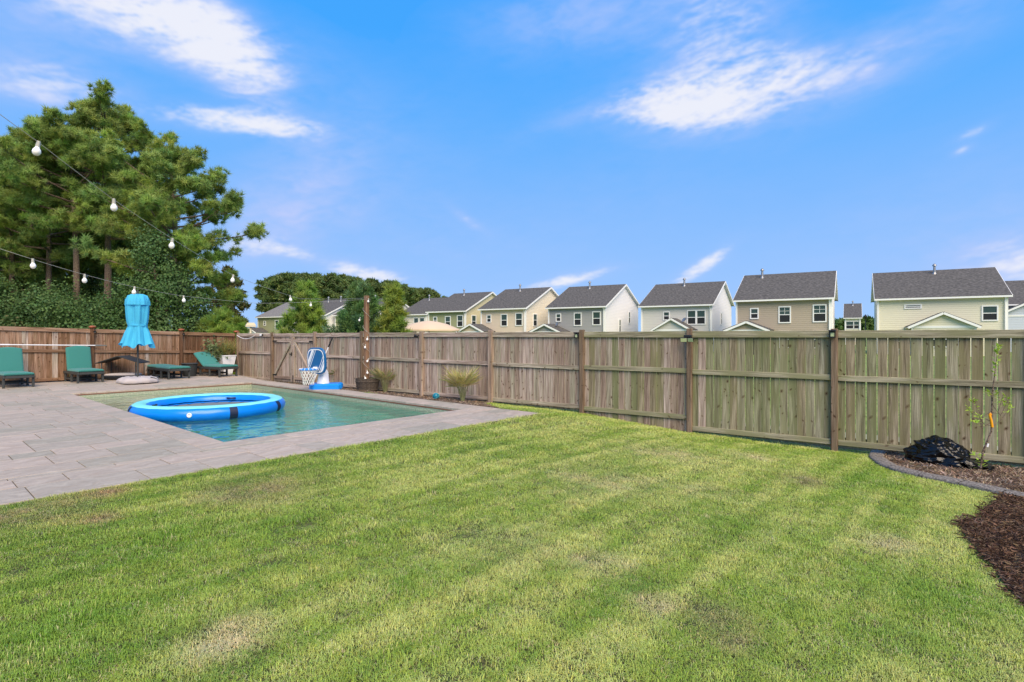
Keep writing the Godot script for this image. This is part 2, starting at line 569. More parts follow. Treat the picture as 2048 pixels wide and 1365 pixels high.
func make_materials() -> void:
	var woods := wood_images()
	var kinds := ["grey", "green", "warm"]
	for k in 3:
		var t := ImageTexture.create_from_image(woods[k])
		var tints: Array = [[Color(0.96, 0.93, 0.92), Color(0.86, 0.81, 0.78), Color(0.9, 0.9, 0.86)], [Color(0.88, 0.88, 0.83), Color(0.84, 0.81, 0.75), Color(0.78, 0.80, 0.71)], [Color(0.86, 0.82, 0.8), Color(0.76, 0.7, 0.65), Color(0.6, 0.53, 0.48)]][k]
		for j in 3:
			var m := mat("%s wood %d" % [kinds[k], j], tints[j], 0.88, 0.3)
			m.albedo_texture = t
			m.uv1_scale = Vector3(1, 0.25, 1)
			m.heightmap_enabled = true
			m.heightmap_texture = t
			m.heightmap_scale = 0.25
	var pm := M["grey wood 1"].duplicate() as StandardMaterial3D
	pm.resource_name = "post wood"
	pm.albedo_color = Color(0.70, 0.645, 0.59)
	M["post wood"] = pm
	var st := ImageTexture.create_from_image(stone_image())
	for j in 4:
		var m := mat("stone %d" % j, [Color(0.83, 0.805, 0.765), Color(0.81, 0.795, 0.755), Color(0.86, 0.825, 0.785), Color(0.775, 0.77, 0.725)][j], 0.7, 0.4)
		m.albedo_texture = st
		m.uv1_scale = Vector3(0.5, 0.5, 1)
	var si := siding_tex()
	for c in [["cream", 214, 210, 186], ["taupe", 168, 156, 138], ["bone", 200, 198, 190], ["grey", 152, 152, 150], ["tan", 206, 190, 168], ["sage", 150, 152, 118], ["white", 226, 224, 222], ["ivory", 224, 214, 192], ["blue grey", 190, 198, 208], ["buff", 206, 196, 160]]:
		var m := mat("siding " + c[0], srgb(c[1], c[2], c[3]), 0.7, 0.3)
		m.heightmap_enabled = true
		m.heightmap_texture = si
		m.heightmap_scale = -2.0
		m.uv1_scale = Vector3(1, 1.0 / 0.19, 1)
	mottled("shingle", 5.0, [[0.2, srgb(62, 60, 57)], [0.5, srgb(82, 79, 75)], [0.8, srgb(106, 102, 98)]], 0.95, 4, 0.6, 0.03)
	mottled("light shingle", 5.0, [[0.2, srgb(96, 94, 92)], [0.5, srgb(118, 115, 112)], [0.8, srgb(136, 132, 128)]], 0.95, 6, 0.6, 0.03)
	mottled("soil", 0.9, [[0.25, srgb(48, 52, 24)], [0.5, srgb(70, 74, 34)], [0.75, srgb(96, 92, 52)]], 0.95, 8, 1.0, 0.05)
	mottled("far grass", 14.0, [[0.25, srgb(96, 122, 50)], [0.5, srgb(124, 146, 64)], [0.75, srgb(148, 160, 86)]], 0.95, 9, 1.0, 0.03)
	mottled("dark mulch", 0.5, [[0.25, srgb(34, 24, 20)], [0.5, srgb(58, 42, 34)], [0.75, srgb(92, 70, 56)]], 0.95, 12, 2.5, 0.05)
	mottled("brown mulch", 0.7, [[0.25, srgb(70, 56, 45)], [0.5, srgb(106, 88, 72)], [0.75, srgb(146, 126, 106)]], 0.95, 13, 2.5, 0.05)
	mottled("plaster", 2.4, [[0.25, srgb(80, 176, 156)], [0.5, srgb(92, 190, 168)], [0.75, srgb(108, 202, 180)]], 0.8, 15, 0.0, 0.04)
	mottled("ledge plaster", 2.4, [[0.25, srgb(184, 180, 148)], [0.5, srgb(204, 198, 166)], [0.75, srgb(218, 212, 184)]], 0.8, 16, 0.0, 0.04)
	mottled("bark", 0.9, [[0.25, srgb(74, 60, 50)], [0.5, srgb(116, 98, 84)], [0.75, srgb(150, 132, 116)]], 0.95, 17, 3.0, 0.03)
	mottled("edging", 0.8, [[0.25, srgb(88, 82, 77)], [0.5, srgb(124, 117, 110)], [0.75, srgb(152, 145, 137)]], 0.9, 18, 1.0, 0.04)
	mottled("barrel wood", 0.5, [[0.25, srgb(52, 44, 38)], [0.5, srgb(80, 70, 60)], [0.75, srgb(112, 100, 88)]], 0.9, 19, 1.0, 0.03)
	var w := mat("water", Color(0.88, 0.97, 0.94, 0.02), 0.02, 0.5)
	w.refraction_enabled = true
	w.refraction_scale = 0.033
	w.transparency = BaseMaterial3D.TRANSPARENCY_ALPHA
	w.heightmap_enabled = true
	w.heightmap_texture = noise_tex(512, 0.012, [], 41, 4)
	w.heightmap_scale = 2.2
	w.uv1_triplanar = true
	w.uv1_world_triplanar = true
	w.uv1_scale = Vector3.ONE / 3.4
	mat("white trim", srgb(232, 232, 228), 0.5)
	mat("glass", srgb(62, 80, 76), 0.12, 0.35)
	mat("insect screen", srgb(44, 46, 48), 0.55, 0.3)
	mat("dark screen", srgb(34, 36, 36), 0.5, 0.3)
	mat("metal grey", srgb(150, 150, 150), 0.4).metallic = 0.7
	mat("black plastic", srgb(26, 27, 28), 0.35)
	mat("dark resin", srgb(58, 60, 58), 0.55)
	mat("wicker", srgb(44, 46, 44), 0.75)
	mat("white plastic", srgb(236, 236, 238), 0.35)
	mat("copper", srgb(196, 112, 72), 0.35).metallic = 0.55
	mat("blue plastic", srgb(6, 132, 224), 0.35)
	mat("board blue", srgb(12, 96, 152), 0.3)
	mat("ring blue", srgb(2, 126, 228), 0.3)
	mat("ring mint", srgb(130, 222, 220), 0.4)
	mat("net white", srgb(230, 228, 222), 0.8)
	mat("grey mesh", srgb(112, 116, 116), 0.9)
	mat("navy", srgb(20, 32, 62), 0.6)
	var cu := mottled("cushion", 0.16, [[0.3, srgb(48, 116, 108)], [0.7, srgb(60, 132, 122)]], 0.95, 22, 0.4, 0.06, false)
	cu.rim_enabled = true
	cu.rim = 0.3
	var um := mottled("umbrella cloth", 0.2, [[0.3, srgb(70, 186, 226)], [0.7, srgb(88, 204, 238)]], 0.9, 23, 0.2, 0.06, false)
	um.backlight_enabled = true
	um.backlight = srgb(80, 160, 190)
	mat("weight bag", srgb(176, 168, 166), 0.85)
	mat("grout brown", srgb(128, 84, 62), 0.9)
	mat("joint", srgb(84, 77, 70), 0.95)
	mat("bulb", srgb(250, 246, 240), 0.25)
	mat("wire", srgb(178, 176, 166), 0.7)
	mat("bag", srgb(9, 9, 10), 0.2, 0.45)
	var bg: StandardMaterial3D = M["bag"]
	bg.heightmap_enabled = true
	var rt := NoiseTexture2D.new()
	rt.width = 512
	rt.height = 512
	rt.seamless = true
	rt.noise = noise(0.012, 3, 91)
	(rt.noise as FastNoiseLite).fractal_type = FastNoiseLite.FRACTAL_RIDGED
	bg.heightmap_texture = rt
	bg.heightmap_scale = 1.4
	bg.uv1_triplanar = true
	bg.uv1_scale = Vector3(0.45, 1.5, 0.45)
	mat("tag", srgb(238, 164, 24), 0.4)
	mat("teal ball", srgb(10, 112, 136), 0.3)
	mat("tan canvas", srgb(208, 184, 156), 0.9)
	mat("lamp panel", srgb(188, 200, 150), 0.3)
	mat("pale wood", srgb(226, 212, 178), 0.8)
	for f in [["grass", 0.45, 0.35, 0.3], ["needles", 0.5, 0.5, 0.25], ["leaves", 0.45, 0.6, 0.3]]:
		var m := mat(f[0], Color.WHITE, f[1], f[3])
		m.vertex_color_use_as_albedo = true
		m.backlight_enabled = true
		m.backlight = Color(f[2], f[2], f[2]).linear_to_srgb()

# ---------- ground, lawn ----------
func build_ground() -> void:
	# everything outside the garden, with a hole for the garden itself
	var mb := MB.new()
	var pt := func(e: float, n: float, y: float) -> Vector3: return E * e + N * n + UP * y
	var e0 := FENCE_L - 1.5
	var e1 := 30.0
	var n0 := -26.0
	var n1 := FENCE_R + 1.4
	var B := 900.0
	var y := -0.34
	for r in [[-B, e0, -B, B], [e1, B, -B, B], [e0, e1, -B, n0], [e0, e1, n1, B]]:
		mb.quad(pt.call(r[0], r[2], y), pt.call(r[1], r[2], y), pt.call(r[1], r[3], y), pt.call(r[0], r[3], y))
	var g := setting("ground", mb.done(), M["far grass"])
	tag(g, "mown grass land beyond the garden fences", "ground", "", "structure")
	# the garden's own soil: a height field in the pool frame that leaves the patio free
	mb = MB.new()
	var lay := func(a0: float, a1: float, b0: float, b1: float, st: float) -> void:
		var na := int(ceil((a1 - a0) / st))
		var nb := int(ceil((b1 - b0) / st))
		var rows := []
		for j in nb + 1:
			var row := PackedVector3Array()
			for i in na + 1:
				var p := pool(lerpf(a0, a1, float(i) / na), lerpf(b0, b1, float(j) / nb))
				p.y = ground_y(p)
				if FENCE_R - p.dot(N) < -1.6: p -= N * (p.dot(N) - FENCE_R - 1.6)
				row.append(p)
			rows.append(row)
		mb.sheet(rows)
	lay.call(-16.0, DECK_A, -22.0, DECK_B, 0.5)
	lay.call(DECK_A, 20.0, -22.0, DECK_B, 0.4)
	lay.call(DECK_A, 9.0, DECK_B, 15.6, 0.4)
	var s := setting("lawn", mb.done(), M["soil"])
	tag(s, "soil under the mown lawn beside the patio", "lawn", "", "structure")


# ---------- patio ----------
func build_patio() -> void:
	var a0 := -13.0
	var root := thing("patio", "pale grey stone slab patio around the swimming pool", "", Transform3D())
	root.set_meta("kind", "structure")
	# joint bed just under the slabs
	var mb := MB.new()
	var far := func(a: float) -> float:         # b of the left fence at this a
		var d := pool(a, 0).dot(E)
		return (FENCE_L + 0.05 - d) / V.dot(E)
	var q := func(p0: Vector2, p1: Vector2, p2: Vector2, p3: Vector2) -> void:
		var w := []
		for p in [p0, p1, p2, p3]: w.append(pool(p.x, p.y, deck_y(p.y) - 0.012))
		mb.quad(w[0], w[1], w[2], w[3])
	q.call(Vector2(a0, DECK_B + 0.01), Vector2(DECK_A - 0.01, DECK_B + 0.01), Vector2(DECK_A - 0.01, 0), Vector2(a0, 0))
	q.call(Vector2(a0, 0), Vector2(-0.02, 0), Vector2(-0.02, PL), Vector2(a0, PL))
	q.call(Vector2(PW + 0.02, 0), Vector2(DECK_A - 0.01, 0), Vector2(DECK_A - 0.01, PL), Vector2(PW + 0.02, PL))
	for i in 8:
		var b0 := PL + 0.02 + (4.6 * i) / 8
		var b1 := PL + 0.02 + (4.6 * (i + 1)) / 8
		q.call(Vector2(a0, b0), Vector2(DECK_A - 0.01, b0), Vector2(DECK_A - 0.01, b1), Vector2(a0, b1))
	# a plinth face towards the lawn
	var c0 := pool(a0, DECK_B + 0.01)
	var c1 := pool(DECK_A - 0.01, DECK_B + 0.01)
	var c2 := pool(DECK_A - 0.01, 13.0)
	mb.quad(c0 - UP * 0.3, c1 - UP * 0.3, c1 - UP * 0.013, c0 - UP * 0.013)
	mb.quad(c1 - UP * 0.3, c2 - UP * 0.3, c2 - UP * 0.013, c1 - UP * 0.013)
	part(root, "joint_bed", mb.done(), M["joint"])
	# slabs: courses along U of three heights, staggered lengths
	var slabs := []
	var cop := 0.36
	var b := DECK_B
	var row := 0
	var edge := PackedVector2Array([Vector2(a0, DECK_B), Vector2(DECK_A, DECK_B), Vector2(DECK_A, far.call(DECK_A) - 0.02), Vector2(a0, far.call(a0) - 0.02)])
	var hole := PackedVector2Array([Vector2(-cop, -cop), Vector2(PW + cop, -cop), Vector2(PW + cop, PL + cop), Vector2(-cop, PL + cop)])
	while b < 15.0:
		var hgt: float = [0.62, 0.41, 0.62, 0.5][row % 4]
		if b < -cop and b + hgt > -cop - 0.12: hgt = -cop - b
		var a := a0 - rr(0, 0.8)
		while a < DECK_A:
			var len_: float = [0.62, 0.93, 0.41, 0.93, 0.62][rng.randi() % 5]
			var rect := PackedVector2Array([Vector2(a, b), Vector2(a + len_, b), Vector2(a + len_, b + hgt), Vector2(a, b + hgt)])
			for p in Geometry2D.intersect_polygons(rect, edge):
				for k in Geometry2D.clip_polygons(p, hole):
					if not Geometry2D.is_polygon_clockwise(k): slabs.append(k)
			a += len_
		b += hgt
		row += 1
	# coping slabs round the pool
	var rim := []
	var step := 0.61
	var i0 := -cop
	for side in 4:
		var L: float = [PW + 2 * cop, PL, PW + 2 * cop, PL][side]
		var n := int(round(L / step))
		for i in n:
			var s0 := L * i / n
			var s1 := L * (i + 1) / n
			match side:
				0: rim.append([Vector2(i0 + s0, -cop), Vector2(i0 + s1, -cop), Vector2(i0 + s1, 0.02), Vector2(i0 + s0, 0.02)])
				1: rim.append([Vector2(PW - 0.02, s0 + 0.02), Vector2(PW + cop, s0 + 0.02), Vector2(PW + cop, minf(s1 + 0.02, PL - 0.02)), Vector2(PW - 0.02, minf(s1 + 0.02, PL - 0.02))])
				2: rim.append([Vector2(i0 + s0, PL - 0.02), Vector2(i0 + s1, PL - 0.02), Vector2(i0 + s1, PL + cop), Vector2(i0 + s0, PL + cop)])
				3: rim.append([Vector2(-cop, s0 + 0.02), Vector2(0.02, s0 + 0.02), Vector2(0.02, minf(s1 + 0.02, PL - 0.02)), Vector2(-cop, minf(s1 + 0.02, PL - 0.02))])
	var eye := Vector2((Vector3.ZERO - P0).dot(U), (Vector3.ZERO - P0).dot(V))
	slabs.sort_custom(func(x, y): return x[0].distance_to(eye) < y[0].distance_to(eye))
	var rest := MB.new()
	var count := 0
	var T := Transform3D(Basis(U, V, UP), P0)       # polygon (a, b) lies flat, z up
	for k in slabs:
		var mid := Vector2.ZERO
		for p in k: mid += p / k.size()
		var w := pool(mid.x, mid.y)
		var seen := w.z < -3.0 and absf(w.x / -w.z) < 1.15
		var poly := PackedVector2Array()
		var sh := Geometry2D.offset_polygon(k, -0.0048, Geometry2D.JOIN_MITER)
		if sh.is_empty(): continue
		poly = sh[0]
		var y := deck_y(mid.y)
		var tilt := (deck_y(mid.y + 0.2) - deck_y(mid.y - 0.2)) / 0.4
		var st := Transform3D(Basis(U, (V + UP * tilt).normalized(), UP), pool(mid.x, mid.y, y - 0.03 + rr(-0.0015, 0.0015)))
		var loc := PackedVector2Array()
		for p in poly: loc.append(p - mid)
		var o := Vector2(rr(0, 2), rr(0, 2))
		if seen and count < 300:
			var mb2 := MB.new()
			mb2.prism(loc, Transform3D(), 0.03, 0.004, o)
			part(root, "slab", mb2.done(), M["stone %d" % [0, 0, 1, 2, 2, 3, 0, 1][rng.randi() % 8]], st)
			count += 1
		else:
			rest.prism(loc, st, 0.03, 0.0, o)
	var far_slabs := part(root, "far_slabs", rest.done(), M["stone 0"])
	far_slabs.set_meta("kind", "stuff")
	for k in rim:
		var mb3 := MB.new()
		var mid: Vector2 = (k[0] + k[2]) / 2
		var loc := PackedVector2Array()
		for p in k: loc.append((p - mid) * Vector2(1 - 0.006 / absf(k[2].x - k[0].x), 1 - 0.006 / absf(k[2].y - k[0].y)))
		mb3.prism(loc, Transform3D(), 0.045, 0.008, Vector2(rr(0, 2), rr(0, 2)))
		part(root, "coping", mb3.done(), M["stone %d" % [2, 0, 2, 1][rng.randi() % 4]], Transform3D(Basis(U, V, UP), pool(mid.x, mid.y, -0.042)))
	mb = MB.new()
	for s in [[Vector2(PW / 2, PL - 0.001), Vector2(PW + 0.1, 0.03)], [Vector2(PW - 0.001, PL / 2), Vector2(0.03, PL)], [Vector2(0.001, PL / 2), Vector2(0.03, PL)], [Vector2(PW / 2, 0.001), Vector2(PW + 0.1, 0.03)]]:
		mb.box(Transform3D(Basis(U, UP, -V), pool(s[0].x, s[0].y, -0.056)), Vector3(s[1].x, 0.024, s[1].y))
	part(root, "mortar_line", mb.done(), M["grout brown"])

# ---------- pool ----------
const WATER := -0.15
func build_pool() -> void:
	var root := thing("pool_basin", "rectangular in-ground swimming pool with tan ledge and steps", "", Transform3D())
	root.set_meta("kind", "structure")
	var deep := -1.45
	var mb := MB.new()
	var T := func(a: float, b: float, y: float) -> Vector3: return pool(a, b, y)
	mb.quad(T.call(0, 0, deep), T.call(PW, 0, deep), T.call(PW, PL, deep), T.call(0, PL, deep))
	for w in [[0, 0, PW, 0], [PW, 0, PW, PL], [PW, PL, 0, PL], [0, PL, 0, 0]]:
		mb.quad(T.call(w[2], w[3], deep), T.call(w[0], w[1], deep), T.call(w[0], w[1], -0.045), T.call(w[2], w[3], -0.045))
	part(root, "shell", mb.done(), M["plaster"])
	mb = MB.new()
	mb.box(Transform3D(Basis(U, UP, -V), pool(PW / 2, PL - 0.8, (deep + -0.42) / 2)), Vector3(PW - 0.01, -0.42 - deep, 1.58), 0.02)
	part(root, "ledge", mb.done(), M["ledge plaster"])
	for i in 3:
		mb = MB.new()
		mb.box(Transform3D(Basis(U, UP, -V), pool(0.6, PL - 1.6 - 0.16 - 0.32 * i, (deep - 0.66 - 0.24 * i) / 2)), Vector3(1.2, -0.66 - 0.24 * i - deep, 0.315), 0.015)
		part(root, "step", mb.done(), M["ledge plaster"])
	# ceramic band at the water line
	mb = MB.new()
	for w in [[0.0, PL, PW, PL, 0.0, -1.0], [PW, 0.0, PW, PL, -1.0, 0.0], [0.0, 0.0, 0.0, PL, 1.0, 0.0], [0.0, 0.0, PW, 0.0, 0.0, 1.0]]:
		var mid := pool((w[0] + w[2]) / 2 + w[4] * 0.004, (w[1] + w[3]) / 2 + w[5] * 0.004, -0.24)
		mb.box(Transform3D(Basis(U, UP, -V), mid), Vector3(absf(w[2] - w[0]) + 0.008 if w[4] == 0.0 else 0.008, 0.34, absf(w[3] - w[1]) if w[4] != 0.0 else 0.008))
	part(root, "tile_band", mb.done(), mottled("pool tile", 1.2, [[0.25, srgb(140, 150, 126)], [0.5, srgb(160, 168, 144)], [0.75, srgb(180, 184, 160)]], 0.5, 71, 0.0, 0.05))
	mb = MB.new()
	var rows := []
	for j in 41:
		var row := PackedVector3Array()
		for i in 21: row.append(pool(PW * i / 20.0, PL * j / 40.0, WATER))
		rows.append(row)
	mb.sheet(rows)
	var wtr := setting("water", mb.done(), M["water"])
	tag(wtr, "clear teal swimming pool water with small ripples", "water", "", "structure")

# ---------- fences ----------
func R(s: float, off: float, y: float) -> Vector3: return E * (s - 8.72) + N * (FENCE_R + off) + UP * y
func Lf(t: float, off: float, y: float) -> Vector3: return E * (FENCE_L - off) + N * (FENCE_R - t) + UP * y

var board_cache := {}
func plank(w: float, l: float, th: float) -> ArrayMesh:      # a board standing on its foot: y up, grain along it, six cuts of grain for each size
	var key := [roundi(w * 250), roundi(l * 50), roundi(th * 500), rng.randi() % 8]
	if not board_cache.has(key):
		var mb := MB.new()
		mb.box(Transform3D(Basis(), Vector3(0, l / 2, 0)), Vector3(w, l, th), 0.004, 1, Vector2(rr(0.1, 0.9), rr(l / 2, 4 - l / 2)))
		board_cache[key] = mb.done()
	return board_cache[key]

func beam(parent: Node, called: String, a: Vector3, b: Vector3, h: float, th: float, side: Vector3, m: Material) -> MeshInstance3D:   # a rail from a to b, h tall, th thick across side
	var l := a.distance_to(b)
	var y := (b - a).normalized()
	var z := (side - y * side.dot(y)).normalized()
	var mb := MB.new()
	mb.box(Transform3D(), Vector3(h, l, th), 0.005, 1, Vector2(rr(0.1, 0.9), rr(l / 2, 4 - l / 2)))
	return part(parent, called, mb.done(), m, Transform3D(Basis(y.cross(z), y, z), (a + b) / 2))

func build_fences() -> void:
	var posts := [-12.69, -10.2, -7.56, -5.1, -2.47, 0.0, 2.62, 5.04, 7.52, 10.0, 12.5]
	var top := 1.59
	var fr := thing("wooden_fence", "weathered grey-brown plank fence greened with algae, behind the lawn", "fence")
	var face := facing(Vector3.ZERO, -N).basis
	for i in posts.size():
		var s: float = posts[i]
		var gy := fence_ground(s) - 0.1
		var hgt: float = top + [0.04, 0.035, 0.045, 0.05, 0.03, 0.05, 0.045, 0.055, 0.03, 0.03, 0.03][i] - gy
		var w: float = 0.115 if i == 5 or i == 4 else 0.1
		var mb := MB.new()
		mb.box(Transform3D(Basis(), Vector3(0, hgt / 2, 0)), Vector3(w, hgt, w), 0.008, 1, Vector2(rr(0.1, 0.9), rr(hgt / 2, 4 - hgt / 2)))
		part(fr, "post", mb.done(), M["post wood" if i in [1, 3, 6, 7, 8] else "grey wood 1"], Transform3D(face, R(s, -0.012, gy)))
	for i in posts.size() - 1:
		var s0: float = posts[i] + 0.052
		var s1: float = posts[i + 1] - 0.052
		if i == 1: continue        # the gate stands here
		var low: float = [-0.10, 0, -0.08, -0.08, -0.1, -0.1, -0.12, -0.32, -0.31, -0.3][i]
		var foot: float = [-0.17, 0, -0.16, -0.17, -0.19, -0.18, -0.40, -0.385, -0.375, -0.36][i]
		var mid: float = [0.86, 0, 0.83, 0.82, 0.8, 0.79, 0.80, 0.79, 0.78, 0.77][i]
		var wet := clampf((posts[i] - 1.0) / 6.0, 0, 1)
		var rail: String = "green wood 0" if i >= 6 else "grey wood %d" % (i % 2 * 2)
		beam(fr, "rail", R(s0, 0, top - 0.0625), R(s1, 0, top - 0.0625 + rr(-0.006, 0.006)), 0.125, 0.038, N, M[rail])
		beam(fr, "rail", R(s0, 0, mid), R(s1, 0, mid + rr(-0.012, 0.012)), 0.095, 0.038, N, M[rail])
		beam(fr, "rail", R(s0, 0, low), R(s1, 0, low + rr(-0.01, 0.015)), 0.095, 0.038, N, M[rail])
		var gap: float = [0.003, 0, 0.003, 0.003, 0.003, 0.003, 0.004, 0.006, 0.010, 0.012][i]
		var s := s0 - 0.04
		while s < s1 + 0.04:
			var w := minf(rr(0.135, 0.142), s1 + 0.05 - s)
			if w < 0.05: break
			var l := top - 0.008 - foot + rr(-0.012, 0.012)
			var m := "grey wood %d" % (rng.randi() % 3)
			if rng.randf() < wet: m = "green wood %d" % (rng.randi() % 3)
			var T := Transform3D(face * Basis(UP, rr(-0.012, 0.012)) * Basis(Vector3(0, 0, 1), rr(-0.0022, 0.0022)), R(s + w / 2, 0.03 + rr(0, 0.009), foot))
			part(fr, "board", plank(w, l, 0.016), M[m], T)
			s += w + gap * rr(0.4, 1.5)
	# the double gate: two leaves, braced down from the meeting stiles
	var ga := -10.2 + 0.06
	var gb := -7.56 - 0.06
	var gm := (ga + gb) / 2
	for leaf in 2:
		var a: float = [ga, gm + 0.008][leaf]
		var b: float = [gm - 0.008, gb][leaf]
		var g := thing("garden_gate", ["weathered wooden gate leaf with black latch, braced to its left post", "weathered wooden gate leaf behind the pool basketball hoop"][leaf], "gate", Transform3D(), "leaves of the double gate")
		var stile: float = [b - 0.05, a + 0.05][leaf]
		var hinge: float = [a + 0.06, b - 0.06][leaf]
		beam(g, "rail", R(a, 0, top - 0.065), R(b, 0, top - 0.065), 0.12, 0.036, N, M["grey wood 0"])
		beam(g, "rail", R(a + 0.06, -0.004, top - 0.27), R(b - 0.06, -0.004, top - 0.27), 0.1, 0.036, N, M["grey wood 0"])
		beam(g, "rail", R(a + 0.06, -0.004, 0.02), R(b - 0.06, -0.004, 0.02), 0.1, 0.036, N, M["grey wood 1"])
		beam(g, "stile", R(stile, -0.01, -0.12), R(stile, -0.01, top - 0.135), 0.1, 0.034, N, M["grey wood 0"])
		beam(g, "brace", R(stile + [-0.06, 0.06][leaf], -0.012, top - 0.33), R(hinge, -0.012, 0.06), 0.095, 0.03, N, M["grey wood %d" % [2, 0][leaf]])
		var s := a
		while s < b - 0.03:
			var w := minf(0.138, b - s)
			part(g, "board", plank(w - 0.003, top - 0.02 + 0.12, 0.016), M["grey wood %d" % (rng.randi() % 3)], Transform3D(face, R(s + w / 2, 0.031, -0.12)))
			s += w
		var mb := MB.new()
		for y in [0.1, top - 0.28]: mb.box(Transform3D(face, R(hinge + [0.07, -0.07][leaf], -0.03, y)), Vector3(0.26, 0.045, 0.012), 0.004)
		part(g, "hinge", mb.done(), M["black plastic"])
		mb = MB.new()
		if leaf == 0:
			mb.box(Transform3D(face, R(stile - 0.03, -0.035, 0.86)), Vector3(0.16, 0.04, 0.02), 0.005)
			mb.box(Transform3D(face, R(stile + 0.03, -0.045, 0.86)), Vector3(0.03, 0.13, 0.03), 0.006)
			part(g, "latch", mb.done(), M["black plastic"])
		else:
			mb.box(Transform3D(face, R(stile, -0.04, 0.0)), Vector3(0.03, 0.26, 0.02), 0.005)
			part(g, "drop_bolt", mb.done(), M["black plastic"])
	# left fence
	var fl := thing("wooden_fence", "warm brown plank fence with copper post caps behind the loungers", "fence")
	var lface := facing(Vector3.ZERO, E).basis
	var lp := [0.06, 2.05, 4.7, 7.15, 9.6, 12.0]
	var ltop := func(t: float) -> float: return 1.59 + 0.027 * t
	var lmid := func(t: float) -> float: return 0.86 + 0.03 * t
	for i in lp.size():
		var t: float = lp[i]
		var hgt: float = ltop.call(t) + 0.03 + 0.1
		var mb := MB.new()
		mb.box(Transform3D(Basis(), Vector3(0, hgt / 2, 0)), Vector3(0.1, hgt, 0.1), 0.008, 1, Vector2(rr(0.1, 0.9), rr(hgt / 2, 4 - hgt / 2)))
		if i > 0: part(fl, "post", mb.done(), M["warm wood 2"], Transform3D(lface, Lf(t, -0.012, -0.1)))
		mb = MB.new()
		mb.lathe([Vector2(0.001, 0.0), Vector2(0.1, 0.0), Vector2(0.1, 0.025), Vector2(0.12, 0.028), Vector2(0.118, 0.04), Vector2(0.09, 0.068), Vector2(0.04, 0.085), Vector2(0.001, 0.088)], 4, Transform3D(lface * Basis(UP, PI / 4), Lf(t, -0.012, ltop.call(t) + 0.03)))
		part(fl, "post_cap", mb.done(), M["copper"])
	for i in lp.size() - 1:
		var t0: float = lp[i] + 0.05
		var t1: float = lp[i + 1] - 0.05
		var dark := i == 0
		beam(fl, "rail", Lf(t0, 0, ltop.call(t0) - 0.06), Lf(t1, 0, ltop.call(t1) - 0.06), 0.12, 0.038, E, M["warm wood %d" % (0 if not dark else 1)])
		beam(fl, "rail", Lf(t0, 0, lmid.call(t0)), Lf(t1, 0, lmid.call(t1)), 0.095, 0.038, E, M["warm wood 1"])
		beam(fl, "rail", Lf(t0, 0, 0.16), Lf(t1, 0, 0.16), 0.09, 0.038, E, M["warm wood 1"])
		var t := t0 - 0.04
		while t < t1 + 0.04:
			var w := minf(rr(0.135, 0.142), t1 + 0.05 - t)
			if w < 0.05: break
			var l: float = ltop.call(t) - 0.01 - 0.09
			var m := "warm wood %d" % ([0, 0, 1][rng.randi() % 3] if not dark else [2, 2, 1][rng.randi() % 3])
			if not dark and rng.randf() < 0.12: m = "grey wood 0"
			part(fl, "board", plank(w, l, 0.016), M[m], Transform3D(lface, Lf(t + w / 2, 0.03 + rr(0, 0.009), 0.09)))
			t += w + rr(0.001, 0.005)

# ---------- houses ----------
const HD := Vector3(0.849, 0, 0.528)       # along the backs of the houses, towards the right
const EAVE := 5.5
const GY := -0.35
var win_cache := {}

func window(parent: Node, T: Transform3D, w: float, h: float, grid := false) -> void:
	var key := [w, h, grid]
	if not win_cache.has(key):
		var f := MB.new()
		var t := 0.11
		for x in [-1, 1]: f.box(Transform3D(Basis(), Vector3(x * (w / 2 + t / 2), h / 2, 0.02)), Vector3(t, h + 2 * t, 0.1))
		for y in [-t / 2, h + t / 2]: f.box(Transform3D(Basis(), Vector3(0, y, 0.021)), Vector3(w, t, 0.1))
		f.box(Transform3D(Basis(), Vector3(0, h / 2, 0.01)), Vector3(w, 0.07, 0.07))
		if grid:
			f.box(Transform3D(Basis(), Vector3(0, h * 0.75, 0.005)), Vector3(0.03, h / 2 - 0.07, 0.05))
			f.box(Transform3D(Basis(), Vector3(0, h * 0.75, 0.0052)), Vector3(w, 0.03, 0.05))
		var p := MB.new()
		p.box(Transform3D(Basis(), Vector3(0, h * 0.75, -0.004)), Vector3(w, h / 2, 0.03))
		var s := MB.new()
		s.box(Transform3D(Basis(), Vector3(0, h * 0.25, -0.005)), Vector3(w, h / 2, 0.03))
		win_cache[key] = [f.done(), p.done(), s.done()]
	var a: Array = win_cache[key]
	var o := part(parent, "window", a[0], M["white trim"], T)
	part(o, "pane", a[1], M["glass"])
	part(o, "insect_screen", a[2], M["insect screen"])

